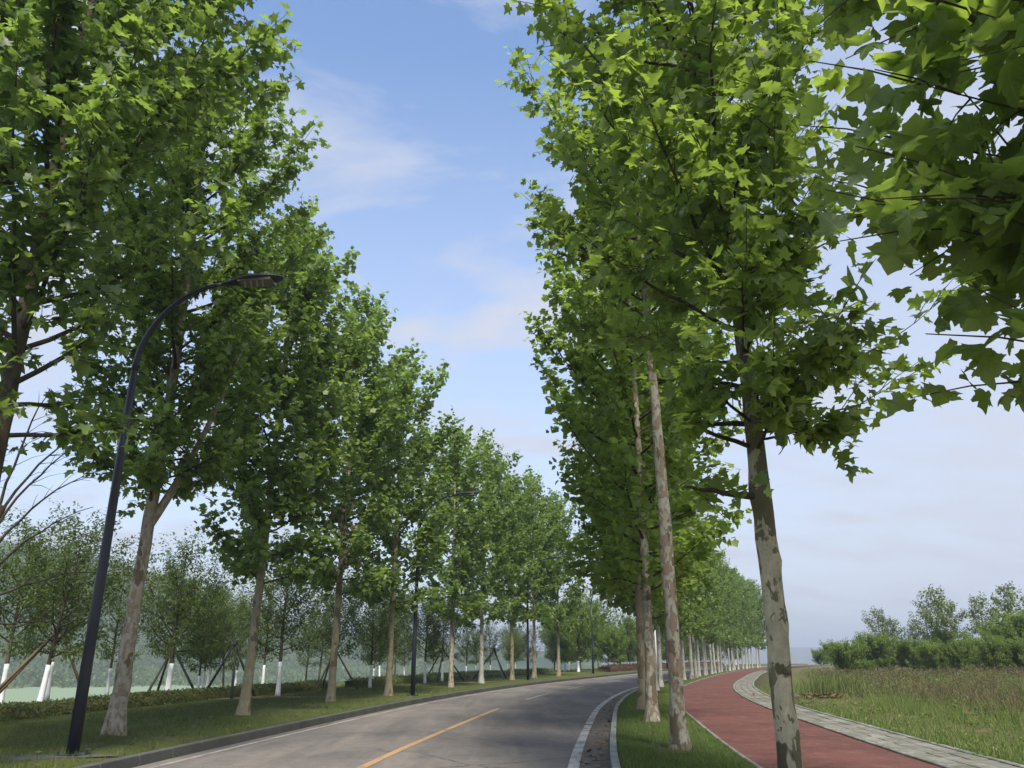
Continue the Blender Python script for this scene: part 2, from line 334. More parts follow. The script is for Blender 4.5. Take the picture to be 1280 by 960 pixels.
def hill_mat():
    m, t, p, out = newmat('wooded_hill'); v = world_pos(t)
    a = noise(t, v, 0.018, 6, 0.7); f = noise(t, v, 0.12, 6, 0.75)
    c = mixc(t, ramp(t, a, [(0.4, 0.0), (0.62, 1.0)]), (0.028, 0.050, 0.020), (0.075, 0.10, 0.040))
    c = mixc(t, 1.0, c, ramp(t, f, [(0.3, 0.5), (0.7, 1.5)]), 'MULTIPLY')
    t.links.new(c, p.inputs['Base Color']); p.inputs['Roughness'].default_value = 1.0; p.inputs['Specular IOR Level'].default_value = 0.0
    return m
MAT['hill'] = hill_mat()
def lake_mat():
    m, t, p, out = newmat('green_water'); v = world_pos(t)
    t.links.new(mixc(t, noise(t, v, 0.02, 4), (0.16, 0.22, 0.11), (0.22, 0.27, 0.15)), p.inputs['Base Color'])
    p.inputs['Roughness'].default_value = 0.8; bump(t, p, noise(t, v, 1.2, 3), 0.3, 0.1); return m
MAT['lake'] = lake_mat()

# ------------------------------------------------------------------ road centre line
CP = [(-2.6, -45), (-3.6, -25), (-3.5, -10), (-2.9, 0), (-2.1, 13), (-1.15, 21), (-0.2, 28), (0.95, 34.5), (3.1, 44.2), (5.8, 54),
      (8.9, 64), (14.3, 81), (21.0, 100), (28.5, 119), (38, 140), (50, 162), (67, 190), (95, 230), (150, 290)]
P = np.array(CP, float)
tt = np.concatenate([[0], np.cumsum(np.hypot(*np.diff(P, axis=0).T))])
def catmull(P, tt, n_step=0.5):
    m = np.gradient(P, tt, axis=0); out = []
    s = np.arange(0, tt[-1], n_step)
    k = np.clip(np.searchsorted(tt, s, 'right') - 1, 0, len(tt) - 2)
    h = (tt[k + 1] - tt[k])[:, None]; u = ((s - tt[k])[:, None]) / h
    return (2*u**3-3*u**2+1)*P[k] + (u**3-2*u**2+u)*h*m[k] + (-2*u**3+3*u**2)*P[k+1] + (u**3-u**2)*h*m[k+1]
CL = catmull(P, tt)
for _ in range(12): CL[1:-1] = (CL[:-2] + 2 * CL[1:-1] + CL[2:]) / 4
S = np.concatenate([[0], np.cumsum(np.hypot(*np.diff(CL, axis=0).T))])
TG = np.gradient(CL, axis=0); TG /= np.linalg.norm(TG, axis=1)[:, None]
NR = np.stack([TG[:, 1], -TG[:, 0]], 1)                # to the right of travel
def off(s, o, z=0.0):
    x = np.interp(s, S, CL[:, 0]) + np.interp(s, S, NR[:, 0]) * o
    y = np.interp(s, S, CL[:, 1]) + np.interp(s, S, NR[:, 1]) * o
    return (float(x), float(y), z)
def heading(s): return math.atan2(float(np.interp(s, S, TG[:, 1])), float(np.interp(s, S, TG[:, 0])))
def sy(Y): return float(np.interp(Y, CL[:, 1], S))     # arc length where the centre line passes Y
def lat_of(X, Y):
    """signed distance from the centre line (right positive) for arrays"""
    sub = CL[::4]; sn = NR[::4]
    D = (X[:, None] - sub[None, :, 0])**2 + (Y[:, None] - sub[None, :, 1])**2
    k = D.argmin(1); d = (X - sub[k, 0]) * sn[k, 0] + (Y - sub[k, 1]) * sn[k, 1]
    r = np.sqrt(D.min(1)); return np.where(np.abs(d) > 0.7 * r, d, np.sign(d) * r)
def ribbon(name, prof, s0, s1, mat, step=1.0, kind='structure', wob=0.0, seed=1):
    """prof: list of (offset, z) across"""
    rng = np.random.RandomState(seed); ss = np.arange(s0, s1 + step, step); V = []
    for s in ss:
        for (o, z) in prof:
            x, y, _ = off(s, o + (rng.uniform(-wob, wob) if wob else 0)); V.append((x, y, z))
    k = len(prof); F = []
    for i in range(len(ss) - 1):
        for j in range(k - 1):
            a = i * k + j; F.append((a, a + 1, a + 1 + k, a + k))
    me = np_mesh(name, V, F, smooth=True)
    o = link(name, me, mat); tagset(o, kind=kind); return o
S0, S1 = sy(-20), sy(200)

# ------------------------------------------------------------------ terrain, hills, lake
def terrain_h(X, Y, lat):
    z = np.full_like(X, -0.35)
    f = np.clip((-lat - 17) / 60.0, 0, 1); z = z - (f * f * (3 - 2 * f)) * 12.0
    g = np.clip((lat - 30) / 26.0, 0, 1); z = z + g * 1.1
    return z
def grid(xs, ys):
    X, Y = np.meshgrid(xs, ys); nx, ny = len(xs), len(ys)
    i = np.arange(nx * ny).reshape(ny, nx)
    F = np.stack([i[:-1, :-1], i[:-1, 1:], i[1:, 1:], i[1:, :-1]], -1).reshape(-1, 4)
    return X.ravel(), Y.ravel(), F
def axis(a, b, near, n):
    u = np.linspace(-1, 1, n); return np.where(u < 0, -a * np.abs(u)**near, b * np.abs(u)**near)
X, Y, F = grid(axis(4000, 4000, 3.2, 221), axis(1500, 6000, 3.0, 221))
lat = lat_of(X, Y)
link('ground', np_mesh('ground', np.stack([X, Y, terrain_h(X, Y, lat)], 1), F, True), MAT['terrain'])['kind'] = 'structure'
def fbm(x, y, seed=0, oct=5, f0=1.0):
    rng = np.random.RandomState(seed); h = np.zeros_like(x)
    for k in range(oct):
        for _ in range(4):
            a = rng.uniform(0, 2 * math.pi); f = f0 * 2**k * rng.uniform(0.7, 1.3); ph = rng.uniform(0, 6.28)
            h += np.sin((x * math.cos(a) + y * math.sin(a)) * f + ph) * 0.5**k / 4
    return h
def hill_height(az, r):
    """az = X/Y, r = distance"""
    H = np.interp(az, [-2.5, -1.2, -0.75, -0.60, -0.53, -0.46, -0.36, -0.27, -0.16, -0.05, 0.1], [60, 90, 92, 84, 80, 70, 56, 26, 14, 10, 0])
    f = np.clip((r - 420) / 340, 0, 1); f = f * f * (3 - 2 * f) * (0.45 + 0.55 * f)
    g = np.clip((1300 - r) / 350, 0, 1)
    return -13 + (H + 13) * f * g
rr = np.linspace(400, 1300, 110); aa = np.linspace(-66, 6, 220)
A, RR, F = grid(np.radians(aa), rr)
X, Y = RR * np.sin(A), RR * np.cos(A); az = np.tan(A)
Z = hill_height(az, RR) + (fbm(X, Y, 3, 5, 0.02) * 6 + fbm(X, Y, 5, 3, 0.25) * 2.2) * np.clip((RR - 420) / 120, 0, 1)
link('hill', np_mesh('hill', np.stack([X, Y, Z], 1), F, True), MAT['hill'])['kind'] = 'structure'
aa = np.linspace(-30, 60, 300); rr = np.linspace(2600, 3600, 24)
A, RR, F = grid(np.radians(aa), rr); X, Y = RR * np.sin(A), RR * np.cos(A)
ridge = 34 + 26 * fbm(np.degrees(A), A * 0, 11, 5, 0.15)
Z = -12 + (ridge + 12) * np.sin(np.clip((RR - 2600) / 1000, 0, 1) * math.pi)
link('far_hills', np_mesh('far_hills', np.stack([X, Y, Z], 1), F, True), MAT['hill'])['kind'] = 'structure'
lk = np_mesh('lake', [(-1500, 95, -11.2), (-60, 150, -11.2), (60, 700, -11.2), (-700, 900, -11.2)], [(0, 1, 2, 3)])
link('lake', lk, MAT['lake'])['kind'] = 'structure'

# ------------------------------------------------------------------ road, kerbs, path
ZR = 0.0
ribbon('road', [(-3.55, 0.0), (-1.8, 0.03), (0, 0.045), (1.8, 0.03), (3.30, 0.004)], S0, S1, MAT['asphalt'])
ribbon('gutter', [(3.04, 0.012), (3.54, 0.006)], S0, S1, MAT['gutter'])
def rz(o): return float(np.interp(o, [-3.55, -1.8, 0, 1.8, 3.3], [0, 0.03, 0.045, 0.03, 0.004]))
def marking(name, o, w, s0, s1, mat):
    a, b = o - w / 2, o + w / 2
    return ribbon(name, [(a, rz(a) + 0.005), (b, rz(b) + 0.005)], s0, s1, mat, step=0.5, kind='structure')
marking('edge_line', -3.22, 0.11, S0, S1, MAT['paint_dirty'])
for a, b in [(S0, sy(14.6)), (sy(14.75), sy(21.2)), (sy(21.45), sy(26)), (sy(26.2), sy(40)), (sy(40.2), S1)]:
    ribbon('edge_line', [(2.90, 0.018), (3.07, 0.019)], a, b, MAT['paint_white'], step=0.5)
marking('centre_line', -0.05, 0.14, S0, sy(26.8), MAT['paint_yellow'])
for a, b in [(32.5, 37.6), (43, 47.6), (54, 60), (66, 72), (80, 86), (94, 100)]:
    marking('centre_line', -0.05, 0.14, sy(a), sy(b), MAT['paint_dirty'] if a > 30 else MAT['paint_yellow'])
# raised ground both sides
ribbon('left_lawn', [(-3.70, 0.0), (-3.705, 0.125), (-4.4, 0.15), (-6, 0.17), (-9, 0.17), (-13, 0.15), (-17, 0.05), (-19, -0.5)], S0, S1, MAT['lawn'])
ribbon('right_verge', [(3.66, 0.0), (3.665, 0.115), (4.1, 0.14), (5.1, 0.14), (5.50, 0.12), (5.505, 0.0)], S0, S1, MAT['lawn'])
ribbon('running_path', [(5.58, 0.115), (6.9, 0.13), (8.06, 0.115)], S0, S1, MAT['track'])
ribbon('field', [(9.17, 0.0), (9.175, 0.13), (11, 0.16), (14, 0.22), (20, 0.36), (28, 0.62), (40, 0.9), (60, 0.3), (75, -0.6)], S0, S1, MAT['field'])
def stone_mesh(name, l, w, h, bev=0.012, seed=0):
    rng = random.Random(seed); x, y, z = l / 2 - 0.0015, w / 2, h; b = bev
    V = []
    for (zz_, dx) in ((0, 0), (z - b, 0), (z, b)):
        for sx, s_y in ((-1, -1), (1, -1), (1, 1), (-1, 1)):
            V.append((sx * (x - dx), s_y * (y - dx), zz_ + rng.uniform(-1, 1) * 0.002 * (zz_ > 0)))
    F = []
    for k in range(2):
        for j in range(4):
            a = 4 * k + j; c = 4 * k + (j + 1) % 4; F.append((a, c, c + 4, a + 4))
    F.append((8, 9, 10, 11)); me = np_mesh(name, V, F); me.polygons.foreach_set('use_smooth', np.zeros(len(F), dtype=bool)); me.update(); return me
def kerb_run(name, label_kind, o, w, h, length, mat, s0, s1, zb=-0.05, jit=0.0008, cap=300, piece='kerb_stone'):
    bed = ribbon(name, [(o - w / 2 + 0.015, zb - 0.02), (o - w / 2 + 0.016, zb + h - 0.03), (o + w / 2 - 0.016, zb + h - 0.03), (o + w / 2 - 0.015, zb - 0.02)], s0, s1 + length, MAT['mortar'])
    rng = random.Random(int(abs(o) * 100)); n = int((s1 - s0) / length)
    mes = [stone_mesh(piece, length, w, h, seed=k) for k in range(3)]
    for me in mes: me.materials.append(mat)
    far = MB()
    for i in range(n):
        s = s0 + (i + 0.5) * length; p = off(s, o + rng.uniform(-jit, jit), zb + rng.uniform(-jit, jit))
        a = heading(s)
        if i < cap:
            ob = link(piece, mes[i % 3], None, bed); ob.location = p; ob.rotation_euler = (0, 0, a + rng.uniform(-1, 1) * 0.0008)
        else:
            far.box((p[0], p[1], p[2] + h / 2), (length - 0.006, w, h), a)
    if far.v: tagset(far.build(piece, mat, bed), kind='stuff')
    return bed
kerb_run('kerb', 'left', -3.63, 0.14, 0.205, 0.99, MAT['kerb_dark'], sy(9), sy(112))
kerb_run('kerb', 'right', 3.60, 0.12, 0.175, 0.99, MAT['kerb_light'], sy(8), sy(60))
kerb_run('path_edging', 'left', 5.545, 0.07, 0.19, 0.8, MAT['edging'], sy(8), sy(105))
kerb_run('path_edging', 'right', 8.11, 0.10, 0.20, 0.8, MAT['edging'], sy(8), sy(105))
kerb_run('path_edging', 'outer', 9.11, 0.10, 0.21, 0.8, MAT['edging'], sy(8), sy(105))
# paving between the edgings
pav = ribbon('paved_strip', [(8.165, 0.085), (8.166, 0.115), (9.055, 0.115), (9.056, 0.085)], sy(6), sy(110), MAT['mortar'])
pm = [stone_mesh('paver', 0.385, 0.275, 0.05, 0.008, seed=20 + k) for k in range(3)]
for me in pm: me.materials.append(MAT['paver'])
rng = random.Random(5); cnt = 0; farp = MB()
s = sy(8.5)
row = 0
while s < sy(95):
    for c in range(3):
        o_ = 8.165 + 0.15 + c * 0.295; ss = s + (0.2 if c % 2 else 0)
        p = off(ss, o_, 0.092 + rng.uniform(-0.004, 0.006)); a = heading(ss) + rng.uniform(-0.015, 0.015)
        if cnt < 300:
            ob = link('paver', pm[cnt % 3], None, pav); ob.location = p; ob.rotation_euler = (rng.uniform(-.012, .012), rng.uniform(-.01, .01), a)
        else: farp.box((p[0], p[1], p[2] + 0.024), (0.385, 0.275, 0.05), a)
        cnt += 1
    s += 0.395
tagset(farp.build('paver', MAT['paver'], pav), kind='stuff')
# bare soil patches on the left and in the field
def patch(name, cx, cy, rx, ry, z, mat, seed, rot=0.0):
    rng = random.Random(seed); n = 40; V = [(cx, cy, z + 0.015)]
    for k in range(n):
        a = 2 * math.pi * k / n; r = 1 + 0.3 * math.sin(3 * a + seed) + rng.uniform(-0.15, 0.15)
        x, y = rx * r * math.cos(a), ry * r * math.sin(a)
        V.append((cx + x * math.cos(rot) - y * math.sin(rot), cy + x * math.sin(rot) + y * math.cos(rot), z - 0.01))
    o = link(name, np_mesh(name, V, [(0, 1 + k, 1 + (k + 1) % n) for k in range(n)]), mat); o['kind'] = 'structure'; return o
patch('soil_patch', -9.2, 31.2, 2.8, 0.9, 0.185, MAT['soil'], 3, 0.5)
patch('soil_patch', -2.6, 49.8, 3.0, 0.7, 0.195, MAT['soil'], 6, 0.9)
patch('soil_patch', 14.4, 21.0, 2.6, 0.7, 0.26, MAT['soil'], 4, -0.2)
patch('manhole_surround', -7.1, 13.0, 0.9, 0.35, 0.165, MAT['kerb_dark'], 8, 0.2)

for k, (x, y) in enumerate([(2.62, 8.3), (2.72, 14.1), (3.25, 20.0), (3.75, 24.6), (-6.9, 10.4), (-7.45, 16.3), (-6.8, 21.9), (-6.0, 28.4)]):
    patch('soil_patch', x, y, 0.42, 0.38, 0.168 if x < 0 else 0.152, MAT['soil_dark'], 30 + k)
# ------------------------------------------------------------------ grass
def blades(name, pts, h, w, mat, seed, lean=0.35, hvar=0.5, bend=False, parent=None):
    rng = np.random.RandomState(seed); n = len(pts); pts = np.asarray(pts)
    a = rng.uniform(0, 2 * math.pi, n); H = h * (1 + rng.uniform(-hvar, hvar, n)); Wd = w * (1 + rng.uniform(-.3, .3, n))
    la = rng.uniform(0, 2 * math.pi, n); le = np.abs(rng.normal(0, lean, n)) * H
    dx, dy = np.cos(a) * Wd / 2, np.sin(a) * Wd / 2
    b0 = pts + np.stack([dx, dy, np.zeros(n)], 1); b1 = pts - np.stack([dx, dy, np.zeros(n)], 1)
    tip = pts + np.stack([np.cos(la) * le, np.sin(la) * le, H], 1)
    if not bend:
        V = np.stack([b0, b1, tip], 1).reshape(-1, 3); F = np.arange(3 * n).reshape(-1, 3)
    else:
        mid = pts + np.stack([np.cos(la) * le * 0.25, np.sin(la) * le * 0.25, H * 0.6], 1)
        m0 = mid + np.stack([dx, dy, np.zeros(n)], 1) * 0.7; m1 = mid - np.stack([dx, dy, np.zeros(n)], 1) * 0.7
        V = np.stack([b0, b1, m1, m0, tip], 1).reshape(-1, 3); i = np.arange(n)[:, None] * 5
        F = np.concatenate([i + [0, 1, 2], i + [0, 2, 3], i + [3, 2, 4]])
    o = link(name, np_mesh(name, V, F), mat, parent); return o
def scatter(n, s0, s1, o0, o1, zprof, seed, power=1.0):
    rng = np.random.RandomState(seed); u = rng.uniform(0, 1, n)
    s = s0 * (s1 / s0)**u if power == 1 else s0 + (s1 - s0) * u
    s = (S_cam + (s - S_cam)) if False else s
    o = rng.uniform(o0, o1, n)
    x = np.interp(s, S, CL[:, 0]) + np.interp(s, S, NR[:, 0]) * o; y = np.interp(s, S, CL[:, 1]) + np.interp(s, S, NR[:, 1]) * o
    z = np.interp(o, [p[0] for p in zprof], [p[1] for p in zprof])
    return np.stack([x, y, z], 1), s, o
sc0 = sy(0)
def scatter_d(n, Y0, Y1, o0, o1, zprof, seed):
    """density falls off with distance from the viewer's end of the street"""
    rng = np.random.RandomState(seed); d = Y0 * (Y1 / Y0)**rng.uniform(0, 1, n); s = sc0 + d; o = rng.uniform(o0, o1, n)
    x = np.interp(s, S, CL[:, 0]) + np.interp(s, S, NR[:, 0]) * o; y = np.interp(s, S, CL[:, 1]) + np.interp(s, S, NR[:, 1]) * o
    z = np.interp(o, [p[0] for p in zprof], [p[1] for p in zprof])
    return np.stack([x, y, z], 1), s, o
ZL = [(-13, 0.13), (-9, 0.155), (-6, 0.155), (-4.4, 0.135), (-3.7, 0.11)]
ZV = [(3.66, 0.10), (4.1, 0.13), (5.1, 0.13), (5.5, 0.11)]
ZF = [(9.17, 0.12), (11, 0.15), (14, 0.21), (20, 0.35), (28, 0.61), (40, 0.89)]
lawn_l, s_, o_ = scatter_d(105000, 10.5, 60, -10.5, -3.72, ZL, 1)
keep = fbm(lawn_l[:, 0], lawn_l[:, 1], 4, 4, 0.8) + np.random.RandomState(3).uniform(-.5, .5, len(lawn_l)) > -0.20
tagset(blades('lawn_grass', lawn_l[keep], 0.05, 0.010, MAT['lawn_blade'], 2, 0.6), 'short mown grass along the left verge', 'grass', kind='stuff')
lawn_r, s_, o_ = scatter_d(70000, 8, 60, 3.69, 5.49, ZV, 5)
tagset(blades('verge_grass', lawn_r, 0.045, 0.009, MAT['verge_blade'], 6, 0.6), 'short grass between road kerb and red path', 'grass', kind='stuff')
def lawn_tufts(name, n, Y0, Y1, o0, o1, zp, seed, h, mat, label):
    c, s_, o_ = scatter_d(n, Y0, Y1, o0, o1, zp, seed); rr_ = np.random.RandomState(seed); per = 16
    pts = np.repeat(c, per, 0); pts[:, :2] += rr_.normal(0, 0.05, (n * per, 2)); tagset(blades(name, pts, h, 0.010, MAT[mat], seed, 0.7, 0.6), label, 'grass', kind='stuff')
lawn_tufts('grass_tufts', 900, 10.5, 45, -10.2, -3.75, ZL, 51, 0.11, 'lawn_blade', 'rough taller tufts standing out of the left lawn')
lawn_tufts('grass_tufts', 420, 8, 35, 3.7, 5.45, ZV, 53, 0.10, 'verge_blade', 'rough taller tufts along the right verge')
fg, s_, o_ = scatter_d(80000, 9, 45, 9.12, 17, ZF, 7)
m_ = fbm(fg[:, 0], fg[:, 1], 6, 4, 0.7)
rs = np.random.RandomState(4).uniform(-.5, .5, len(fg))
keep = (m_ * 1.6 + rs > -0.2) & (np.hypot((fg[:, 0] - 14.4) / 3.0, (fg[:, 1] - 21) / 0.9) > 1) & (np.hypot((fg[:, 0] - 12.2) / 2.6, (fg[:, 1] - 31) / 1.0) > 1)
tagset(blades('meadow_grass', fg[keep], 0.13, 0.014, MAT['meadow_blade'], 8, 0.5, 0.6), 'bright green grass beside the paved strip', 'grass', kind='stuff')
def tuft_pts(n, Y0, Y1, o0, o1, seed, spread, per):
    c, s_, o_ = scatter_d(n, Y0, Y1, o0, o1, ZF, seed); rng = np.random.RandomState(seed + 1)
    hh = 1 + rng.uniform(-.4, .4, n)
    pts = np.repeat(c, per, 0); pts[:, :2] += rng.normal(0, spread, (n * per, 2)); return pts
w1 = tuft_pts(2600, 19, 80, 12.5, 42, 11, 0.40, 18)
z1 = fbm(w1[:, 0], w1[:, 1], 21, 4, 0.22) + np.random.RandomState(2).uniform(-.5, .5, len(w1)); hs = 0.75 + 0.5 * fbm(w1[:, 0], w1[:, 1], 8, 4, 0.8)
lo = hs < 0.75
for nm, sel, hh, mt, lb in [('tall_weeds', (z1 <= 0.1) & lo, 0.28, 'weed_green', 'knee high green weeds over the rough field'), ('tall_weeds', (z1 <= 0.1) & ~lo, 0.42, 'weed_green', 'taller green weeds in drifts over the rough field'),
                            ('dry_weeds', (z1 > 0.1) & lo, 0.30, 'weed_brown', 'knee high reddish brown weeds in the field'), ('dry_weeds', (z1 > 0.1) & ~lo, 0.46, 'weed_brown', 'taller reddish brown dry weeds in the field')]:
    tagset(blades(nm, w1[sel], hh, 0.015, MAT[mt], 12, 0.8, 0.6, True), lb, 'weeds', kind='stuff')
def forb_mounds(name, n, Y0, Y1, o0, o1, seed, mat, per, size, h, label):
    c, s_, o_ = scatter_d(n, Y0, Y1, o0, o1, ZF, seed); r = np.random.RandomState(seed); H = h * (0.5 + r.uniform(0, 1, n)**2)
    pts = np.repeat(c, per, 0); hh = np.repeat(H, per); v = r.normal(0, 1, (n * per, 3)); v /= np.linalg.norm(v, axis=1)[:, None]; v[:, 2] = np.abs(v[:, 2])
    pts = pts + v * (hh * r.uniform(0.5, 1.0, n * per))[:, None] * np.array([0.9, 0.9, 1.0])
    D = v + r.normal(0, .6, v.shape); Nn = v + r.normal(0, .5, v.shape)
    o = link(name, leaf_mass(name, pts, D, Nn, size * r.uniform(.6, 1.3, n * per), OVP, OVF, r), MAT[mat]); tagset(o, label, 'weeds', kind='stuff')
OVP = np.array([[0, 0], [0.26, 0.45], [0, 1.0], [-0.26, 0.45]]); OVF = np.array([(0, 1, 2), (0, 2, 3)])
WEEDS_LATER = True
lawn_tufts('grass_tufts', 1500, 14, 50, 11.0, 18, ZF, 57, 0.30, 'meadow_blade', 'ragged mid height green grass between the bright strip and the weeds')
# dark sedge clumps beside the paved strip
for (x, y, n, r, h, lb) in [(11.4, 31.6, 380, 0.6, 0.62, 'dark green sedge clump nearest the paved strip'), (12.8, 32.4, 340, 0.6, 0.6, 'dark sedge clump right of the one by the paving, brown at the tips'), (15.6, 26.0, 300, 0.5, 0.5, 'dark weed clump above the patch of dead leaves')]:
    rng_ = np.random.RandomState(int(x * 10)); pts = np.stack([x + rng_.normal(0, r * .55, n), y + rng_.normal(0, r * .55, n), np.full(n, 0.22)], 1)
    tagset(blades('sedge_clump', pts, h, 0.022, MAT['weed_green'], int(y), 0.45, 0.4, True), lb, 'grass clump', 'dark sedge clumps in the field', 'stuff')

# ------------------------------------------------------------------ leaves
def leaf_template(hi):
    if hi:
        half = [(0.10, -0.07), (0.28, -0.13), (0.40, -0.03), (0.54, 0.02), (0.46, 0.12), (0.42, 0.22), (0.54, 0.28), (0.56, 0.40), (0.67, 0.52), (0.50, 0.53), (0.40, 0.58), (0.30, 0.53), (0.31, 0.68), (0.20, 0.76), (0.14, 0.90)]
    else:
        half = [(0.23, -0.10), (0.53, 0.04), (0.35, 0.21), (0.64, 0.50), (0.27, 0.51), (0.19, 0.76)]
    out = [(0.0, 0.02)] + half + [(0.0, 1.0)] + [(-x, y) for x, y in reversed(half)]
    P2 = np.array(out); c = np.array([[0.0, 0.36]]); P2 = np.concatenate([c, P2])
    n = len(out); F = np.array([(0, 1 + k, 1 + (k + 1) % n) for k in range(n)])
    return P2, F
def leaf3(P2, fold=0.25, droop=0.35, wave=0.0):
    x, y = P2[:, 0], P2[:, 1]
    z = fold * np.abs(x) - droop * (y - 0.3)**2 - droop * 0.8 * x * x + wave * np.sin(7 * x + 5 * y) * 0.06
    return np.stack([x, y, z], 1)
LT_HI, LF_HI = leaf_template(True); LT_LO, LF_LO = leaf_template(False)
OVP = np.array([[0, 0], [0.26, 0.45], [0, 1.0], [-0.26, 0.45]]); OVF = np.array([(0, 1, 2), (0, 2, 3)])
def frames(D, Nn):
    D = D / np.linalg.norm(D, axis=1)[:, None]; Sx = np.cross(D, Nn); Sx /= (np.linalg.norm(Sx, axis=1)[:, None] + 1e-9); Nn = np.cross(Sx, D)
    return D, Nn, Sx
def leaf_mass(name, P, D, Nn, sz, T2, F2, rng, flat=False):
    D, Nn, Sx = frames(D, Nn); n = len(P); k = len(T2)
    fold = rng.uniform(-0.05, 0.45, n)[:, None]; droop = rng.uniform(0.0, 0.6, n)[:, None]
    x = T2[None, :, 0]; y = T2[None, :, 1]
    wob = 1 + rng.uniform(-.12, .12, (n, k))
    z = fold * np.abs(x) - droop * (y - 0.3)**2 - droop * 0.7 * x * x
    s = sz[:, None]
    V = P[:, None, :] + (Sx[:, None, :] * (x * wob * s)[..., None] + D[:, None, :] * (y * wob * s)[..., None] + Nn[:, None, :] * (z * s)[..., None])
    F = (F2[None] + (np.arange(n) * k)[:, None, None]).reshape(-1, 3)
    return np_mesh(name, V.reshape(-1, 3), F)

forb_mounds('leafy_weeds', 1300, 22, 75, 12.5, 40, 41, 'weed_green', 34, 0.10, 0.5, 'leafy green weed mounds dotted over the field')
forb_mounds('leafy_weeds', 1700, 26, 62, 13, 36, 43, 'weed_brown', 36, 0.09, 0.55, 'brownish seeding weed mounds across the middle of the field')
forb_mounds('clover', 700, 9, 32, 9.05, 15, 45, 'meadow_blade', 20, 0.06, 0.10, 'low clover tufts beside the paved strip')
def veined(src):
    m = MAT[src].copy(); m.name = src + '_veined'; t = m.node_tree; p = [n for n in t.nodes if n.type == 'BSDF_PRINCIPLED'][0]
    c = t.nodes.new('ShaderNodeTexCoord'); sp = t.nodes.new('ShaderNodeSeparateXYZ'); t.links.new(c.outputs['Object'], sp.inputs[0])
    ax = M(t, 'ABSOLUTE', sp.outputs[0]); y = M(t, 'SUBTRACT', sp.outputs[1], 0.02); d = None
    for a in (0.0, 48.0, 92.0):                              # midrib and lobe veins, mirrored by the absolute value
        q = M(t, 'ABSOLUTE', M(t, 'SUBTRACT', M(t, 'MULTIPLY', ax, math.cos(R(a))), M(t, 'MULTIPLY', y, math.sin(R(a)))))
        fwd = M(t, 'ADD', M(t, 'MULTIPLY', ax, math.sin(R(a))), M(t, 'MULTIPLY', y, math.cos(R(a))))
        q = M(t, 'ADD', q, M(t, 'MULTIPLY', M(t, 'LESS_THAN', fwd, 0.0), 1.0)); d = q if d is None else M(t, 'MINIMUM', d, q)
    v = ramp(t, d, [(0.006, 0.75), (0.022, 0.0)])
    old = p.inputs['Base Color'].links[0].from_socket
    t.links.new(mixc(t, v, old, (0.21, 0.25, 0.085)), p.inputs['Base Color']); return m
HI_MAT = {k: veined(k) for k in ('plane_leaf', 'plane_leaf_left')}
HI_LEAVES = []
_lr = np.random.RandomState(12)
for k in range(8):
    T3 = leaf3(LT_HI, [0.1, 0.35, 0.2, 0.5, -0.15, 0.3, 0.0, 0.6][k], [0.6, 0.2, 0.45, 0.1, 0.9, -0.3, 0.8, 0.3][k], [1, -1, 1.5, 0.5, -2, 2, 0, -1.5][k])
    T3[:, 0] *= 0.85 + 0.3 * _lr.uniform(); T3[1:, :2] *= 1 + _lr.uniform(-.07, .07, (len(T3) - 1, 2)); T3[:, 0] += 0.12 * (k % 3 - 1) * T3[:, 1]**2
    me = np_mesh('leaf', T3, LF_HI)
    me.materials.append(HI_MAT['plane_leaf']); HI_LEAVES.append(me)
HI_LEAVES_L = []
for me in HI_LEAVES:
    m2 = me.copy(); m2.materials.clear(); m2.materials.append(HI_MAT['plane_leaf_left']); HI_LEAVES_L.append(m2)

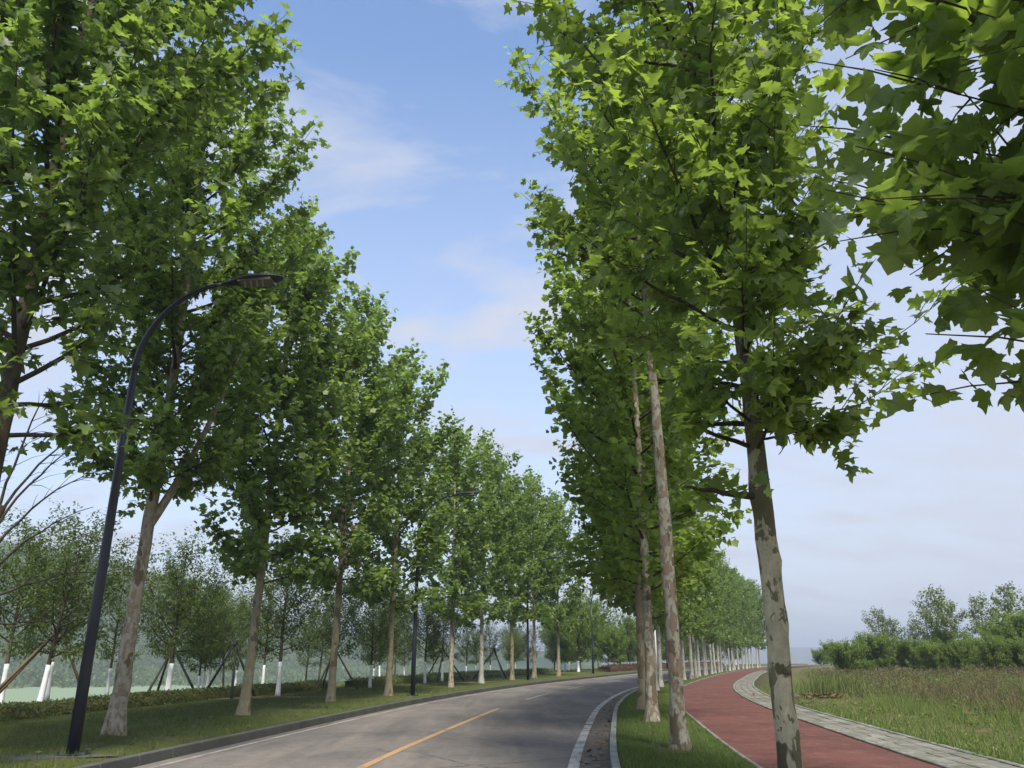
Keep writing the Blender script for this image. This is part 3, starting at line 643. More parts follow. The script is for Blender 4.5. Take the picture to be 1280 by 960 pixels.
# ------------------------------------------------------------------ plane trees
Fw = Vector((0, math.cos(PITCH), math.sin(PITCH)))
def bez(a, b, c, n):
    return [a * (1 - t)**2 + b * 2 * t * (1 - t) + c * t * t for t in [i / (n - 1) for i in range(n)]]
def make_skeleton(rng, H, zb, rad, crownR, lean=(0, 0), r0=0.16, nprim=44, fork=None, bow=0.25, extra=(), dens=1.0, tw_len=0.75, profile=None, side_bias=None):
    """returns trunk pts/radii, list of branches (pts, radii), list of twigs (start, dir, length)"""
    n = 34; tp = []; tr = []
    ph = rng.uniform(0, 6.28); ph2 = rng.uniform(0, 6.28)
    for i in range(n):
        t = i / (n - 1); z = t * H * 0.97
        wob = bow * (t * (1 - 0.3 * t)) 
        x = lean[0] * z + wob * 0.35 * math.sin(ph + t * 7) * 0.6; y = lean[1] * z + wob * 0.35 * math.cos(ph2 + t * 6) * 0.6
        r = r0 * ((1 - t)**0.75 * 0.86 + 0.02) + r0 * 0.42 * math.exp(-z / 0.22)
        tp.append(Vector((x, y, z - 0.12 if i == 0 else z))); tr.append(r)
    def trunk_at(z):
        t = min(max(z / (H * 0.97), 0), 1) * (n - 1); i = min(int(t), n - 2); f = t - i
        return tp[i].lerp(tp[i + 1], f), tr[i] * (1 - f) + tr[i + 1] * f
    if profile is None: profile = lambda t: (0.64 + 0.75 * t) if t < 0.4 else (0.94 + 0.24 * (t - 0.4) if t < 0.65 else max(0.12, 1.0 - ((t - 0.65) / 0.35)**2.0 * 0.85))
    branches = []; twigs = []
    def add_branch(start, azm, length, rise, r, tw_n, sag=0.12):
        d = Vector((math.cos(azm), math.sin(azm), 0))
        end = start + d * length + Vector((0, 0, length * rise))
        mid = start + d * length * 0.55 + Vector((rng.uniform(-.15, .15), rng.uniform(-.15, .15), length * rise * (0.38 - sag)))
        pts = bez(start, mid, end, 9)
        pts = [p + Vector((rng.uniform(-.03, .03), rng.uniform(-.03, .03), rng.uniform(-.03, .03))) * (length * 0.4) if 0 < i < 8 else p for i, p in enumerate(pts)]
        branches.append((pts, [r * (1 - 0.86 * i / 8) for i in range(9)]))
        for k in range(tw_n):
            t = 0.22 + 0.78 * (k + rng.random()) / tw_n; i = min(int(t * 8), 7); p = pts[i].lerp(pts[i + 1], t * 8 - i)
            bd = (pts[i + 1] - pts[i]).normalized()
            rd = Vector((rng.gauss(0, 1), rng.gauss(0, 1), rng.gauss(0.25, 0.7))).normalized()
            dd = (bd * 0.6 + rd * 1.0).normalized(); ln = tw_len * rng.uniform(0.5, 1.25) * (1.05 - 0.35 * t)
            twigs.append((p, dd, ln))
        twigs.append((pts[-1], (pts[-1] - pts[-2]).normalized(), tw_len * 0.8))
    ga = 2.39996; a = rng.uniform(0, 6.28)
    for k in range(nprim):
        t = (k + rng.uniform(0, 0.8)) / nprim; z0 = zb + (H * 0.93 - zb) * t**1.05; st, r_ = trunk_at(z0)
        a += ga + rng.uniform(-.4, .4)
        # where the branch tip ends up (branches climb)
        rise = rng.uniform(0.6, 1.3) if t < 0.7 else rng.uniform(0.8, 1.7)
        if t < 0.10: rise = rng.uniform(0.1, 0.6)
        t_tip = min(1, t + 0.12)
        ln = crownR * profile(t_tip) * rng.uniform(0.78, 1.08)
        if side_bias: ln *= 1 + side_bias[0] * math.cos(a - side_bias[1])
        ln = max(ln, 0.4)
        add_branch(st, a, ln, rise, min(r_ * 0.5, 0.008 + 0.012 * ln), max(5, int(ln * 12.0 * dens)))
    for (z0, azm, ln, rise, tw, r) in extra:
        st, r_ = trunk_at(z0); add_branch(st, azm, ln, rise, r, tw)
    if fork:
        for (z0, azm, ln, rise, r, nsub) in fork:
            st, r_ = trunk_at(z0); d = Vector((math.cos(azm), math.sin(azm), 0)); end = st + d * ln + Vector((0, 0, ln * rise))
            pts = bez(st, st + d * ln * 0.6 + Vector((0, 0, ln * rise * 0.4)), end, 14)
            branches.append((pts, [r * (1 - 0.8 * i / 13) for i in range(14)]))
            for k in range(nsub):
                i = 3 + int(10 * k / nsub); add_branch(pts[i], rng.uniform(0, 6.28), rng.uniform(1.0, 1.9), rng.uniform(0.3, 1.0), 0.02, 9)
    return tp, tr, branches, twigs
def leaves_on(twigs, rng, step, size, tip_up=0.35):
    P_, D_, N_, S_ = [], [], [], []
    for (p, d, ln) in twigs:
        n = max(2, int(ln / step)); p = np.array(p); d = np.array(d)
        tv = (np.arange(n) + rng.uniform(0.1, 0.9, n)) / n
        base = p + d * (tv * ln)[:, None]; base[:, 2] -= 0.10 * (tv * ln)**2
        o = rng.normal(0, 1, (n, 3)); o -= (o @ d)[:, None] * d; o /= np.linalg.norm(o, axis=1)[:, None] + 1e-9
        out = o * 0.9 + d * 0.45; out[:, 2] -= 0.05
        pet = rng.uniform(0.03, 0.10, n)[:, None]
        P_.append(base + out * pet)
        dd = out + rng.normal(0, 0.25, (n, 3)); dd[:, 2] -= 0.30; D_.append(dd)
        nn = rng.normal(0, 0.45, (n, 3)) + o * 0.35; nn[:, 2] += 1.0; N_.append(nn)
        S_.append(size * rng.uniform(0.62, 1.2, n) * (1.08 - 0.35 * tv))
    return np.concatenate(P_), np.concatenate(D_), np.concatenate(N_), np.concatenate(S_)
def tubes_mesh(name, branches, seg, rng=None):
    mb = MB()
    for pts, rad in branches: mb.tube(pts, rad, seg, cap=False)
    return mb.mesh(name, True)
def rough_trunk(name, tp, tr, rng, seg=20, knots=()):
    """bark surface: resampled rings with lumps"""
    pts = []; rad = []
    L_ = [tp[0]]; 
    for i in range(len(tp) - 1):
        m = 4 if tp[i].z < 7 else 2
        for k in range(m):
            f = k / m; pts.append(tp[i].lerp(tp[i + 1], f)); rad.append(tr[i] * (1 - f) + tr[i + 1] * f)
    pts.append(tp[-1]); rad.append(tr[-1])
    mb = MB(); mb.tube(pts, rad, seg, cap=True); V = np.array(mb.v)
    C = np.repeat(np.array([tuple(p) for p in pts]), seg, 0); Rv = np.repeat(np.array(rad), seg); dv = V - C; ang = np.tile(np.arange(seg) * 2 * math.pi / seg, len(pts))
    z = C[:, 2]; sd = rng.uniform(0, 100)
    lump = 0.045 * np.sin(2 * ang + z * 1.3 + sd) + 0.035 * np.sin(3 * ang - z * 2.9 + sd) + 0.03 * np.sin(ang + z * 5.1 + sd * 2) + 0.022 * np.sin(5 * ang + 9 * z + sd)
    flare = 0.22 * np.exp(-z / 0.2) * np.maximum(0, np.sin(2.5 * ang + sd))
    sc = 1 + lump + flare
    for (kz, ka, amp, w) in knots:
        da = np.angle(np.exp(1j * (ang - ka))); sc += amp * np.exp(-((z - kz) / w)**2 - (da / 0.8)**2)
    V = C + dv * sc[:, None]
    mb.v = [tuple(v) for v in V]
    return mb.mesh(name, True)
def plane_tree(loc, rng_seed, label, group, H, zb, crownR, near=False, far=False, bark='bark_grey', leafmat='plane_leaf', nleaf_obj=0, size=0.19, step=0.085, knots=(), prune=None, fine=False, **kw):
    rng = random.Random(rng_seed); nrng = np.random.RandomState(rng_seed)
    tp, tr, br, tw = make_skeleton(rng, H, zb, None, crownR, **kw)
    if prune:
        tw = [q for q in tw if not prune(q[0] + q[1] * q[2] * 0.5)]
        nb = []
        for pts, rad in br:
            k = next((i for i, p in enumerate(pts) if prune(p)), len(pts))
            if k >= 3: nb.append((pts[:k], rad[:k]))
        br = nb
    root = empty('plane_tree', loc); tagset(root, label, 'tree', group)
    link('trunk', rough_trunk('trunk', tp, tr, rng, 20 if near else 10, knots), MAT[bark], root)
    if near:
        for b in br:
            mb = MB(); mb.tube(b[0], b[1], 7, cap=False); mb.build('branch', MAT['twig'] if b[1][0] < 0.06 else MAT[bark], root, True)
        mb = MB()
        for (p, d, ln) in tw:
            e = p + d * ln; e.z -= 0.1 * ln * ln; mb.tube([p, p.lerp(e, 0.5) + Vector((0, 0, 0.02)), e], [0.0065, 0.005, 0.003], 3, cap=False)
        tagset(mb.build('twig', MAT['twig'], root), kind='stuff')
    else:
        o = link('limbs', tubes_mesh('limbs', br, 4), MAT['twig'], root); o.name = 'branching'; tagset(o, kind='stuff')
    P_, D_, N_, S_ = leaves_on(tw, nrng, step, size)
    hi = np.zeros(len(P_), bool)
    if nleaf_obj:
        wp = P_ + np.array(loc); c = wp - np.array([0, 0, CAM_H]); dep = c @ np.array(Fw); up = c @ np.array([0, -math.sin(PITCH), math.cos(PITCH)])
        ok = (dep > 0.3) & (np.abs(c[:, 0] / dep) < 0.66) & (np.abs(up / dep) < 0.5)
        sc = np.where(ok, S_ / np.maximum(dep, 0.1), 0); idx = np.argsort(-sc)[:nleaf_obj]; hi[idx] = sc[idx] > 0
        D2, N2, X2 = frames(D_, N_)
        mset = HI_LEAVES if leafmat == 'plane_leaf' else HI_LEAVES_L
        for i in np.nonzero(hi)[0]:
            ob = bpy.data.objects.new('leaf', mset[i % 8]); COL.objects.link(ob); ob.parent = root
            s = S_[i]; Mx = Matrix(((X2[i][0] * s, D2[i][0] * s, N2[i][0] * s, P_[i][0]), (X2[i][1] * s, D2[i][1] * s, N2[i][1] * s, P_[i][1]), (X2[i][2] * s, D2[i][2] * s, N2[i][2] * s, P_[i][2]), (0, 0, 0, 1)))
            ob.matrix_basis = Mx
    k = ~hi
    T2, F2 = (LT_LO, LF_LO)
    if far: T2, F2 = FARP, FARF
    if fine: T2, F2 = LT_HI, LF_HI
    cr = link('crown', leaf_mass('crown', P_[k], D_[k], N_[k], S_[k], T2, F2, nrng), MAT[leafmat], root)
    if nleaf_obj: cr['kind'] = 'stuff'
    return root, len(P_), len(F2) * len(P_)
# coarse five-lobed leaf for distant crowns
_h = [(0.46, -0.02), (0.36, 0.25), (0.58, 0.50)]
_o = [(0, 0)] + _h + [(0, 1.0)] + [(-x, y) for x, y in reversed(_h)]
FARP = np.array(_o); FARF = np.array([(0, 1, 2), (0, 2, 3), (0, 3, 4), (0, 4, 5), (0, 5, 6), (0, 6, 7)])
GL, GR = 'plane trees lining the left side of the road', 'plane trees lining the right side of the road'
tot = 0; TL = []
def T(r):
    global tot
    TL.append((r[0]['label'][:40], r[1], r[2]));  0 and print('tree', r[0]['label'][:40], r[1], r[2]); tot += r[2]; return r[0]
PI = math.pi
# right row, near to far
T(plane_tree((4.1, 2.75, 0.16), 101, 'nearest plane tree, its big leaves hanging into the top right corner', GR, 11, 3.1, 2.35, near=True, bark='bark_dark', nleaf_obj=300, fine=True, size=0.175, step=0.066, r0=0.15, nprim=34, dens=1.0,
             profile=lambda t: 0.95 if t < 0.5 else 1.0 - (t - .5) * 1.2,
             extra=[(2.45, 2.9, 1.75, 0.10, 12, 0.02), (2.5, 2.5, 1.8, 0.12, 12, 0.02), (3.3, 2.9, 2.1, 0.35, 12, 0.02), (3.2, 2.65, 2.2, 0.42, 12, 0.02), (3.6, 3.05, 2.0, 0.30, 12, 0.02), (2.65, 2.8, 2.1, 0.36, 20, 0.03), (3.4, 3.2, 2.1, 0.5, 22, 0.03), (3.9, 2.9, 2.3, 0.7, 24, 0.03), (2.6, 2.95, 2.0, 0.40, 18, 0.03), (2.8, 2.6, 2.2, 0.45, 20, 0.03), (2.8, 3.3, 2.0, 0.45, 20, 0.03), (2.9, 2.2, 2.3, 0.6, 26, 0.03), (3.3, 2.8, 2.2, 0.8, 26, 0.05), (2.9, 1.9, 2.2, .45, 22, 0.03)]))
T(plane_tree((2.62, 8.3, 0.14), 102, 'tall plane tree with mottled grey green trunk at the edge of the red path', GR, 14.5, 3.45, 1.85, prune=lambda p: p.x > 1.15 + 0.3 * min(p.y, 0) and 5.6 < p.z < 8.2 or (p.z < 5.2 and p.x < -0.85) or (5.2 <= p.z < 6.2 and p.x < -1.8), near=True, bark='bark_green', nleaf_obj=300, size=0.172, step=0.058, r0=0.130, nprim=66, lean=(-0.006, 0.0), bow=0.5, side_bias=(0.33, PI), profile=lambda t: (0.62 + 0.9 * t) if t < 0.35 else max(0.2, 1.0 - max(0, t - .7) * 2),
             knots=[(3.05, 0.2, 0.30, 0.18), (2.35, 2.9, 0.26, 0.10), (1.75, 3.3, 0.20, 0.09), (1.3, 5.9, 0.20, 0.1), (2.6, 5.6, 0.2, .1), (0.8, 3.0, 0.16, 0.08)],
             extra=[(3.0, PI, 0.9, 0.15, 5, 0.045), (3.5, -1.7, 1.3, 0.35, 12, 0.02), (3.8, -2.3, 1.6, 0.4, 14, 0.02), (4.1, -1.2, 1.5, 0.3, 14, 0.02), (4.6, -1.8, 1.6, 0.3, 14, 0.02), (5.1, -1.4, 1.5, 0.35, 14, 0.02), (5.7, -2.0, 1.6, 0.4, 14, 0.02), (6.4, -1.5, 1.5, 0.4, 14, 0.02), (3.7, 0.15, 1.9, 0.38, 6, 0.016), (4.1, -0.2, 2.0, 0.45, 6, 0.016), (4.8, 0.3, 1.9, 0.45, 6, 0.016), (5.6, 0.0, 1.8, 0.5, 6, 0.016)]))
T(plane_tree((2.72, 14.1, 0.14), 103, 'plane tree with peeling pinkish brown bark standing on the right verge', GR, 14.0, 7.0, 2.3, near=True, bark='bark_pink', nleaf_obj=300, size=0.17, step=0.062, r0=0.148, nprim=44, lean=(-0.014, 0), bow=0.35))
T(plane_tree((3.25, 20.0, 0.14), 104, 'third plane tree on the right verge, behind the pinkish trunk, with brown mottled bark', GR, 14.5, 2.9, 2.9, far=True, bark='bark_pink', size=0.2, step=0.066, r0=0.15, nprim=54))
T(plane_tree((3.75, 24.6, 0.14), 105, 'fourth plane tree on the right verge, thin dark trunk by the kerb', GR, 14.0, 3.0, 2.5, far=True, bark='bark_dull', size=0.2, step=0.068, r0=0.14, nprim=50))
# left row
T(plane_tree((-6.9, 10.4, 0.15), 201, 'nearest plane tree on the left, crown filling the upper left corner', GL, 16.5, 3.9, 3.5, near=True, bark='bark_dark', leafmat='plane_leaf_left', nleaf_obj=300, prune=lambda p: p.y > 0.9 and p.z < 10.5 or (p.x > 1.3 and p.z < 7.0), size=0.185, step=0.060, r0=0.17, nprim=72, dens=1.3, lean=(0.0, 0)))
T(plane_tree((-7.45, 16.3, 0.16), 202, 'forked plane tree with pale grey trunk just behind the near street lamp', GL, 16.0, 4.4, 2.7, near=True, bark='bark_grey', leafmat='plane_leaf_left', nleaf_obj=300, size=0.18, step=0.060, dens=1.2, profile=lambda t: (0.48 + 0.95 * t) if t < 0.4 else (0.86 + 0.56 * (t - 0.4) if t < 0.65 else max(0.12, 1.0 - ((t - 0.65) / 0.35)**2.0 * 0.85)), r0=0.17, nprim=64, lean=(0.012, 0), bow=0.5,
             fork=[(3.9, 0.5, 1.5, 3.0, 0.10, 9)], knots=[(1.2, 0.0, 0.2, 0.1), (0.9, 4.5, 0.18, 0.1)]))
T(plane_tree((-6.8, 21.9, 0.16), 203, 'second plane tree past the near lamp, with slightly leaning olive trunk', GL, 15.0, 3.2, 2.35, near=True, bark='bark_dull', leafmat='plane_leaf_left', size=0.19, step=0.062, far=True, dens=1.4, r0=0.145, nprim=60, lean=(0.02, 0)))
T(plane_tree((-6.0, 28.4, 0.16), 204, 'left plane tree with a few dead brown leaves hanging at its crown base', GL, 15.6, 3.4, 2.5, far=True, bark='bark_dull', leafmat='plane_leaf_left', size=0.19, step=0.064, dens=1.3, r0=0.15, nprim=58, lean=(0.012, 0)))
# prototypes for the rest of both rows
GTR = 'distant plane trees along the right of the bend'
GTL = 'distant plane trees along the left of the bend'
protos = []
for k, (H, zb, cr) in enumerate([(14.8, 3.2, 2.6), (14.2, 3.4, 2.4), (15.6, 3.1, 2.7), (13.6, 3.3, 2.5), (15.0, 3.8, 2.3)]):
    protos.append(T(plane_tree((0, 0, -100), 300 + k, 'p', GL, H, zb, cr, far=True, bark=['bark_dull', 'bark_grey', 'bark_far', 'bark_dull', 'bark_grey'][k], leafmat='plane_leaf_left', size=0.21, step=0.070, r0=0.15, nprim=52, dens=1.15)))
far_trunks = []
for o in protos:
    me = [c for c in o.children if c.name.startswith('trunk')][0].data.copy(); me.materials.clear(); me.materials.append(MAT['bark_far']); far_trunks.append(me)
used = set(); frng = random.Random(77)
def place_tree(k, p, label, group, sc=1.0):
    o = protos[k]
    if k not in used: used.add(k); r = o
    else: r = copy_tree(o)
    r.location = p; r.rotation_euler = (0, 0, frng.uniform(0, 6.28)); s = sc * frng.uniform(0.94, 1.06); r.scale = (s, s, s * frng.uniform(0.97, 1.04))
    tagset(r, label, 'tree', group); return r
LB = ['fifth plane tree of the left row, its trunk left of the second street lamp', 'plane tree of the left row with reddish brown trunk right of the second lamp',
      'left plane tree with the slim pale trunk beyond the reddish trunk', 'left plane tree standing just left of the third lamp post', 'left plane tree right behind the third lamp post', 'last large plane tree on the left before the road bends away']
for i, (x, y) in enumerate([(-4.75, 33.0), (-3.0, 41.9), (-1.75, 48.5), (0.0, 55.5), (1.6, 61.0), (3.7, 67.0)]):
    place_tree(i % 5, (x, y, 0.16), LB[i], GL)
RB = ['fifth plane tree of the right row, seen between the brown trunk and the kerb', 'sixth plane tree of the right row, pale trunk beside the red path', 'seventh plane tree of the right row, pale trunk beside the red path bend']
Yc = 29.5; i = 0
while Yc < 132:
    x, y, _ = off(sy(Yc), 4.65 + frng.uniform(-.15, .15))
    rt = place_tree((i * 2) % 5, (x, y, 0.14), RB[i] if i < 3 else 'slim pale trunked plane tree in the long row curving away beside the red path', GR if i < 3 else GTR, 0.97 if i < 3 else 0.85)
    for ch in rt.children:
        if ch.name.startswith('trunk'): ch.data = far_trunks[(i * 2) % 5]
    Yc += (5.0 if Yc < 50 else 3.6); i += 1
# dead brown leaves on the fourth left tree
dl = [o for o in bpy.data.objects if o.get('label', '').startswith('left plane tree with a few dead')][0]
rng_ = np.random.RandomState(8); n = 160
Pd = np.stack([rng_.normal(0.3, 0.28, n), rng_.normal(-1.2, 0.3, n), 4.6 + rng_.normal(0.3, 0.6, n)], 1); Dd = rng_.normal(0, .4, (n, 3)); Dd[:, 2] -= 1; Nd = rng_.normal(0, 1, (n, 3))
o = link('dead_leaves', leaf_mass('dead_leaves', Pd, Dd, Nd, rng_.uniform(.08, .16, n), LT_LO, LF_LO, rng_), MAT['dead_leaf'], dl); o['kind'] = 'stuff'
open('/tmp/tris.txt', 'w').write(repr(TL) + str(tot)) if False else None

# ------------------------------------------------------------------ other trees
def small_tree(name, seed, H, zb, crownR, leafmat, size, nprim, step, r0, white=1.25, lean=(0, 0), low=False, bark='bark_dark', rise=(0.7, 1.4), dens=1.0, label='', cat='tree', group=None):
    rng = random.Random(seed); nrng = np.random.RandomState(seed)
    prof = lambda t: 0.5 + 1.6 * t if t < 0.3 else (1.0 if t < 0.6 else max(0.15, 1 - (t - .6) * 1.9))
    tp, tr, br, tw = make_skeleton(rng, H, zb, None, crownR, lean=lean, r0=r0, nprim=nprim, tw_len=0.55, profile=prof, dens=dens)
    root = empty(name, (0, 0, -100)); tagset(root, label, cat, group)
    mb = MB(); mb.tube(tp, tr, 9, cap=True); mb.build('trunk', MAT[bark], root, True)
    if white:
        wp = []; wr = []
        for k in range(7):
            z = white * k / 6; t = z / (H * 0.97) * 33; i = min(int(t), 32); f = t - i
            wp.append(tp[i].lerp(tp[i + 1], f)); wr.append((tr[i] * (1 - f) + tr[i + 1] * f) + 0.006)
        wp[0].z = -0.03
        mb = MB(); mb.tube(wp, wr, 12, cap=True); mb.build('painted_base', MAT['white_paint'], root, True)
    o = link('branching', tubes_mesh('branching', br, 4), MAT[bark], root); o['kind'] = 'stuff'
    P_, D_, N_, S_ = leaves_on(tw, nrng, step, size)
    link('crown', leaf_mass('crown', P_, D_, N_, S_, OVP, OVF, nrng), MAT[leafmat], root)
    print(name, len(P_)); return root
def placer(protos_):
    st = {'used': set()}; rg = random.Random(len(protos_) * 7 + 1)
    def f(k, p, label, group, sc=1.0, rz_=None, rx=0.0, ry=0.0):
        r = protos_[k] if k not in st['used'] else copy_tree(protos_[k]); st['used'].add(k)
        r.location = p; r.rotation_euler = (rx, ry, rg.uniform(0, 6.28) if rz_ is None else rz_); s = sc * rg.uniform(0.95, 1.05); r.scale = (s, s, s)
        tagset(r, label, None, group); return r
    return f
GC = 'young trees with whitewashed trunks behind the left lawn'
camph = [small_tree('shade_tree', 400 + k, H, zb, cr, 'camphor_leaf', 0.125, 34, 0.028, 0.082, 1.2, label='p', group=GC) for k, (H, zb, cr) in enumerate([(5.2, 1.35, 1.8), (4.7, 1.3, 1.6), (5.8, 1.45, 1.65)])]
pc = placer(camph)
spots = [(0, (-13.2, 24.0), 1.05, 0.10, 'leaning whitewashed tree at far left, propped by long brown poles'),
         (1, (-16.0, 29.5), 1.0, 0.0, 'leafy tree with whitewashed foot behind the brown propping poles'),
         (0, (-11.6, 28.9), 1.05, 0.0, 'whitewashed tree standing between the forked plane tree and the olive trunk'),
         (1, (-13.5, 33.5), 1.0, 0.0, 'small tree in the dark tripod behind the whitewashed trunk left of the olive trunk'),
         (0, (-15.0, 25.2), 1.05, 0.0, 'dense leafy tree immediately left of the leaning whitewashed tree'),
         (2, (-15.6, 33.0), 0.85, 0.0, 'tree with unpainted dull trunk behind the forked plane tree'),
         (1, (-13.0, 36.5), 0.9, 0.0, 'small pale footed tree directly behind the olive plane trunk'),
         (2, (-8.8, 32.2), 1.0, 0.0, 'whitewashed tree on the bare soil patch right of the olive trunk'),
         (0, (-10.8, 37.0), 0.95, 0.0, 'whitewashed tree left of the one on the bare soil patch'),
         (1, (-8.1, 38.5), 1.05, 0.0, 'whitewashed tree right of the dead leafed plane tree, with a dark prop'),
         (0, (-6.9, 41.5), 0.9, 0.0, 'whitewashed tree left of the second street lamp'),
         (2, (-6.8, 47.5), 1.0, 0.0, 'whitewashed tree just behind the second street lamp'),
         (1, (-4.9, 48.0), 0.95, 0.0, 'whitewashed tree between the second lamp and the reddish plane trunk'),
         (0, (-4.3, 52.5), 0.95, 0.0, 'whitewashed tree behind the reddish plane trunk')]
for k, (x, y), sc, ln, lb in spots: pc(k, (x, y, 0.15), lb, GC, sc, rx=0.0, ry=ln)
GB = 'background whitewashed trees in the belt behind the left row'
brg = random.Random(31)
for i in range(30):
    s_i = sy(24 + i * 2.9); p = off(s_i, -brg.choice([11.5, 13.2, 14.6, 15.5]) + brg.uniform(-.6, .6), 0.1)
    if p[1] < 30 and p[0] > -14.5 or p[0] / p[1] < -0.54: continue
    pr = pc(i % 3, p, 'distant whitewashed tree in the loose belt behind the left plane trees', GB, brg.uniform(0.62, 1.0), rx=brg.uniform(-.09, .09), ry=brg.uniform(-.09, .09))
    if i % 5 in (1, 3):
        for ch in list(pr.children):
            if ch.name.startswith('painted_base'): bpy.data.objects.remove(ch)
        tagset(pr, 'distant unpainted tree in the loose belt behind the left plane trees', None, 'background unpainted trees in the belt behind the left row')
# rounder trees closing the view where the road bends away
GE = 'bushy trees closing the view at the bend'
endt = [small_tree('bushy_tree', 430 + k, H, 1.0, cr, 'bush_leaf', 0.26, 34, 0.04, 0.12, 1.0, label='p', group=GE) for k, (H, cr) in enumerate([(6.8, 2.9), (5.4, 2.7)])]
pe = placer(endt)
for i in range(26):
    s_i = sy(84 + i * 3.4); p = off(s_i, -8.5 - (i % 3) * 2.6 + brg.uniform(-.8, .8), 0.1)
    pe(i % 2, p, 'bushy tree in the dark green mass beyond the bend of the road', GE, brg.uniform(0.8, 1.2) if i != 5 else 1.35)
# far left edge: bare branched tree and its neighbour
def bare_tree():
    rng = random.Random(9); root = empty('bare_tree', (-11.4, 17.2, 0.15)); tagset(root, 'half bare tree at the left edge with long leafless branches reaching right', 'tree')
    tp = [Vector((0.25 * math.sin(k * .5) + 0.05 * k, 0, k * 0.42 - 0.1)) for k in range(12)]
    mb = MB(); mb.tube(tp, [0.17 - 0.006 * k for k in range(12)], 12, jit=0.05, rng=rng); mb.build('trunk', MAT['bark_dark'], root, True)
    for (z, az_, ln, rs) in [(2.6, 0.1, 2.1, 0.35), (3.1, -0.15, 2.3, 0.7), (3.5, 0.2, 1.9, 1.1), (3.9, 0.0, 1.7, 1.3), (4.2, 0.5, 1.6, 1.5), (4.3, 2.6, 1.6, 1.2), (3.4, 3.4, 1.5, .8), (2.3, 0.4, 1.4, 0.1), (4.4, -0.6, 1.4, 2.0)]:
        i = min(int((z + 0.1) / 0.42), 11); st = tp[i]; d = Vector((math.cos(az_), math.sin(az_), 0))
        pts = bez(st, st + d * ln * 0.4 + Vector((0, 0, ln * rs * 0.75)), st + d * ln + Vector((0, 0, ln * rs)), 10)
        pts = [p + Vector((rng.uniform(-.03, .03), rng.uniform(-.03, .03), rng.uniform(-.03, .03))) for p in pts]; pts[0] = st
        mb = MB(); mb.tube(pts, [0.036 * (1 - 0.09 * k) for k in range(10)], 6, cap=False)
        for q in range(10):
            j = rng.randrange(3, 9); e = pts[j] + Vector((rng.uniform(0.1, 0.7), rng.uniform(-.3, .3), rng.uniform(-.1, .5))); mb.tube([pts[j], pts[j].lerp(e, .5) + Vector((0, 0, .05)), e], [0.009, 0.006, 0.002], 4, cap=False)
        mb.build('branch', MAT['dead_branch'], root, True)
    nr = np.random.RandomState(4); tw = [(Vector((rng.uniform(-1.6, 0.5), rng.uniform(-.8, .8), rng.uniform(1.8, 3.6))), Vector((rng.gauss(0, 1), rng.gauss(0, 1), .3)).normalized(), 0.6) for _ in range(55)]
    P_, D_, N_, S_ = leaves_on(tw, nr, 0.05, 0.11); link('crown', leaf_mass('crown', P_, D_, N_, S_, OVP, OVF, nr), MAT['camphor_leaf'], root)
bare_tree()
# propping poles
def tripod(loc, r, h, mat, label, rad=0.03, a0=0.3, n=3, group='wooden tree props on the left'):
    root = empty('tree_prop', loc); tagset(root, label, 'tree prop', group)
    for k in range(n):
        a = a0 + 2 * PI * k / n; mb = MB(); mb.tube([(r * math.cos(a), r * math.sin(a), -0.05), (0.08 * math.cos(a + 2.6), 0.08 * math.sin(a + 2.6), h)], [rad * 1.1, rad * 0.85], 8); mb.build('pole', MAT[mat], root, True)
    mb = MB(); mb.tube([(0.11 * math.cos(t * 0.7), 0.11 * math.sin(t * 0.7), h * 0.93) for t in range(10)], [0.012] * 10, 5, cap=False); mb.build('tie', MAT['strap'], root)
root = empty('tree_prop', (-13.2, 24.0, 0.15)); tagset(root, 'long brown poles slanting up to the leaning whitewashed tree at far left', 'tree prop', 'wooden tree props on the left')
for (dx, dy) in [(-1.15, -1.0), (-1.35, -0.4), (-0.9, -1.5), (1.0, 0.9)]:
    mb = MB(); mb.tube([(dx, dy, -0.05), (0.2, 0.05, 2.2)], [0.045, 0.035], 8); mb.build('pole', MAT['stake'], root, True)
tripod((-13.5, 33.5, 0.15), 1.15, 1.9, 'stake_dark', 'dark tripod propping the small tree left of the olive plane trunk', 0.045, 0.2)
tripod((-10.2, 31.0, 0.15), 1.1, 2.0, 'stake_dark', 'dark crossed props right behind the olive plane trunk', 0.045, 0.9)
tripod((-8.1, 38.5, 0.15), 1.2, 1.9, 'stake', 'brown tripod right of the plane tree with dead leaves', 0.04, 0.1)
tripod((-4.3, 52.5, 0.15), 1.5, 2.0, 'stake_dark', 'dark props behind the reddish plane trunk', 0.045, 0.4)
tripod((-1.2, 57.5, 0.15), 1.5, 2.0, 'stake_dark', 'dark props between the slim pale trunk and the third lamp', 0.045, 1.0)

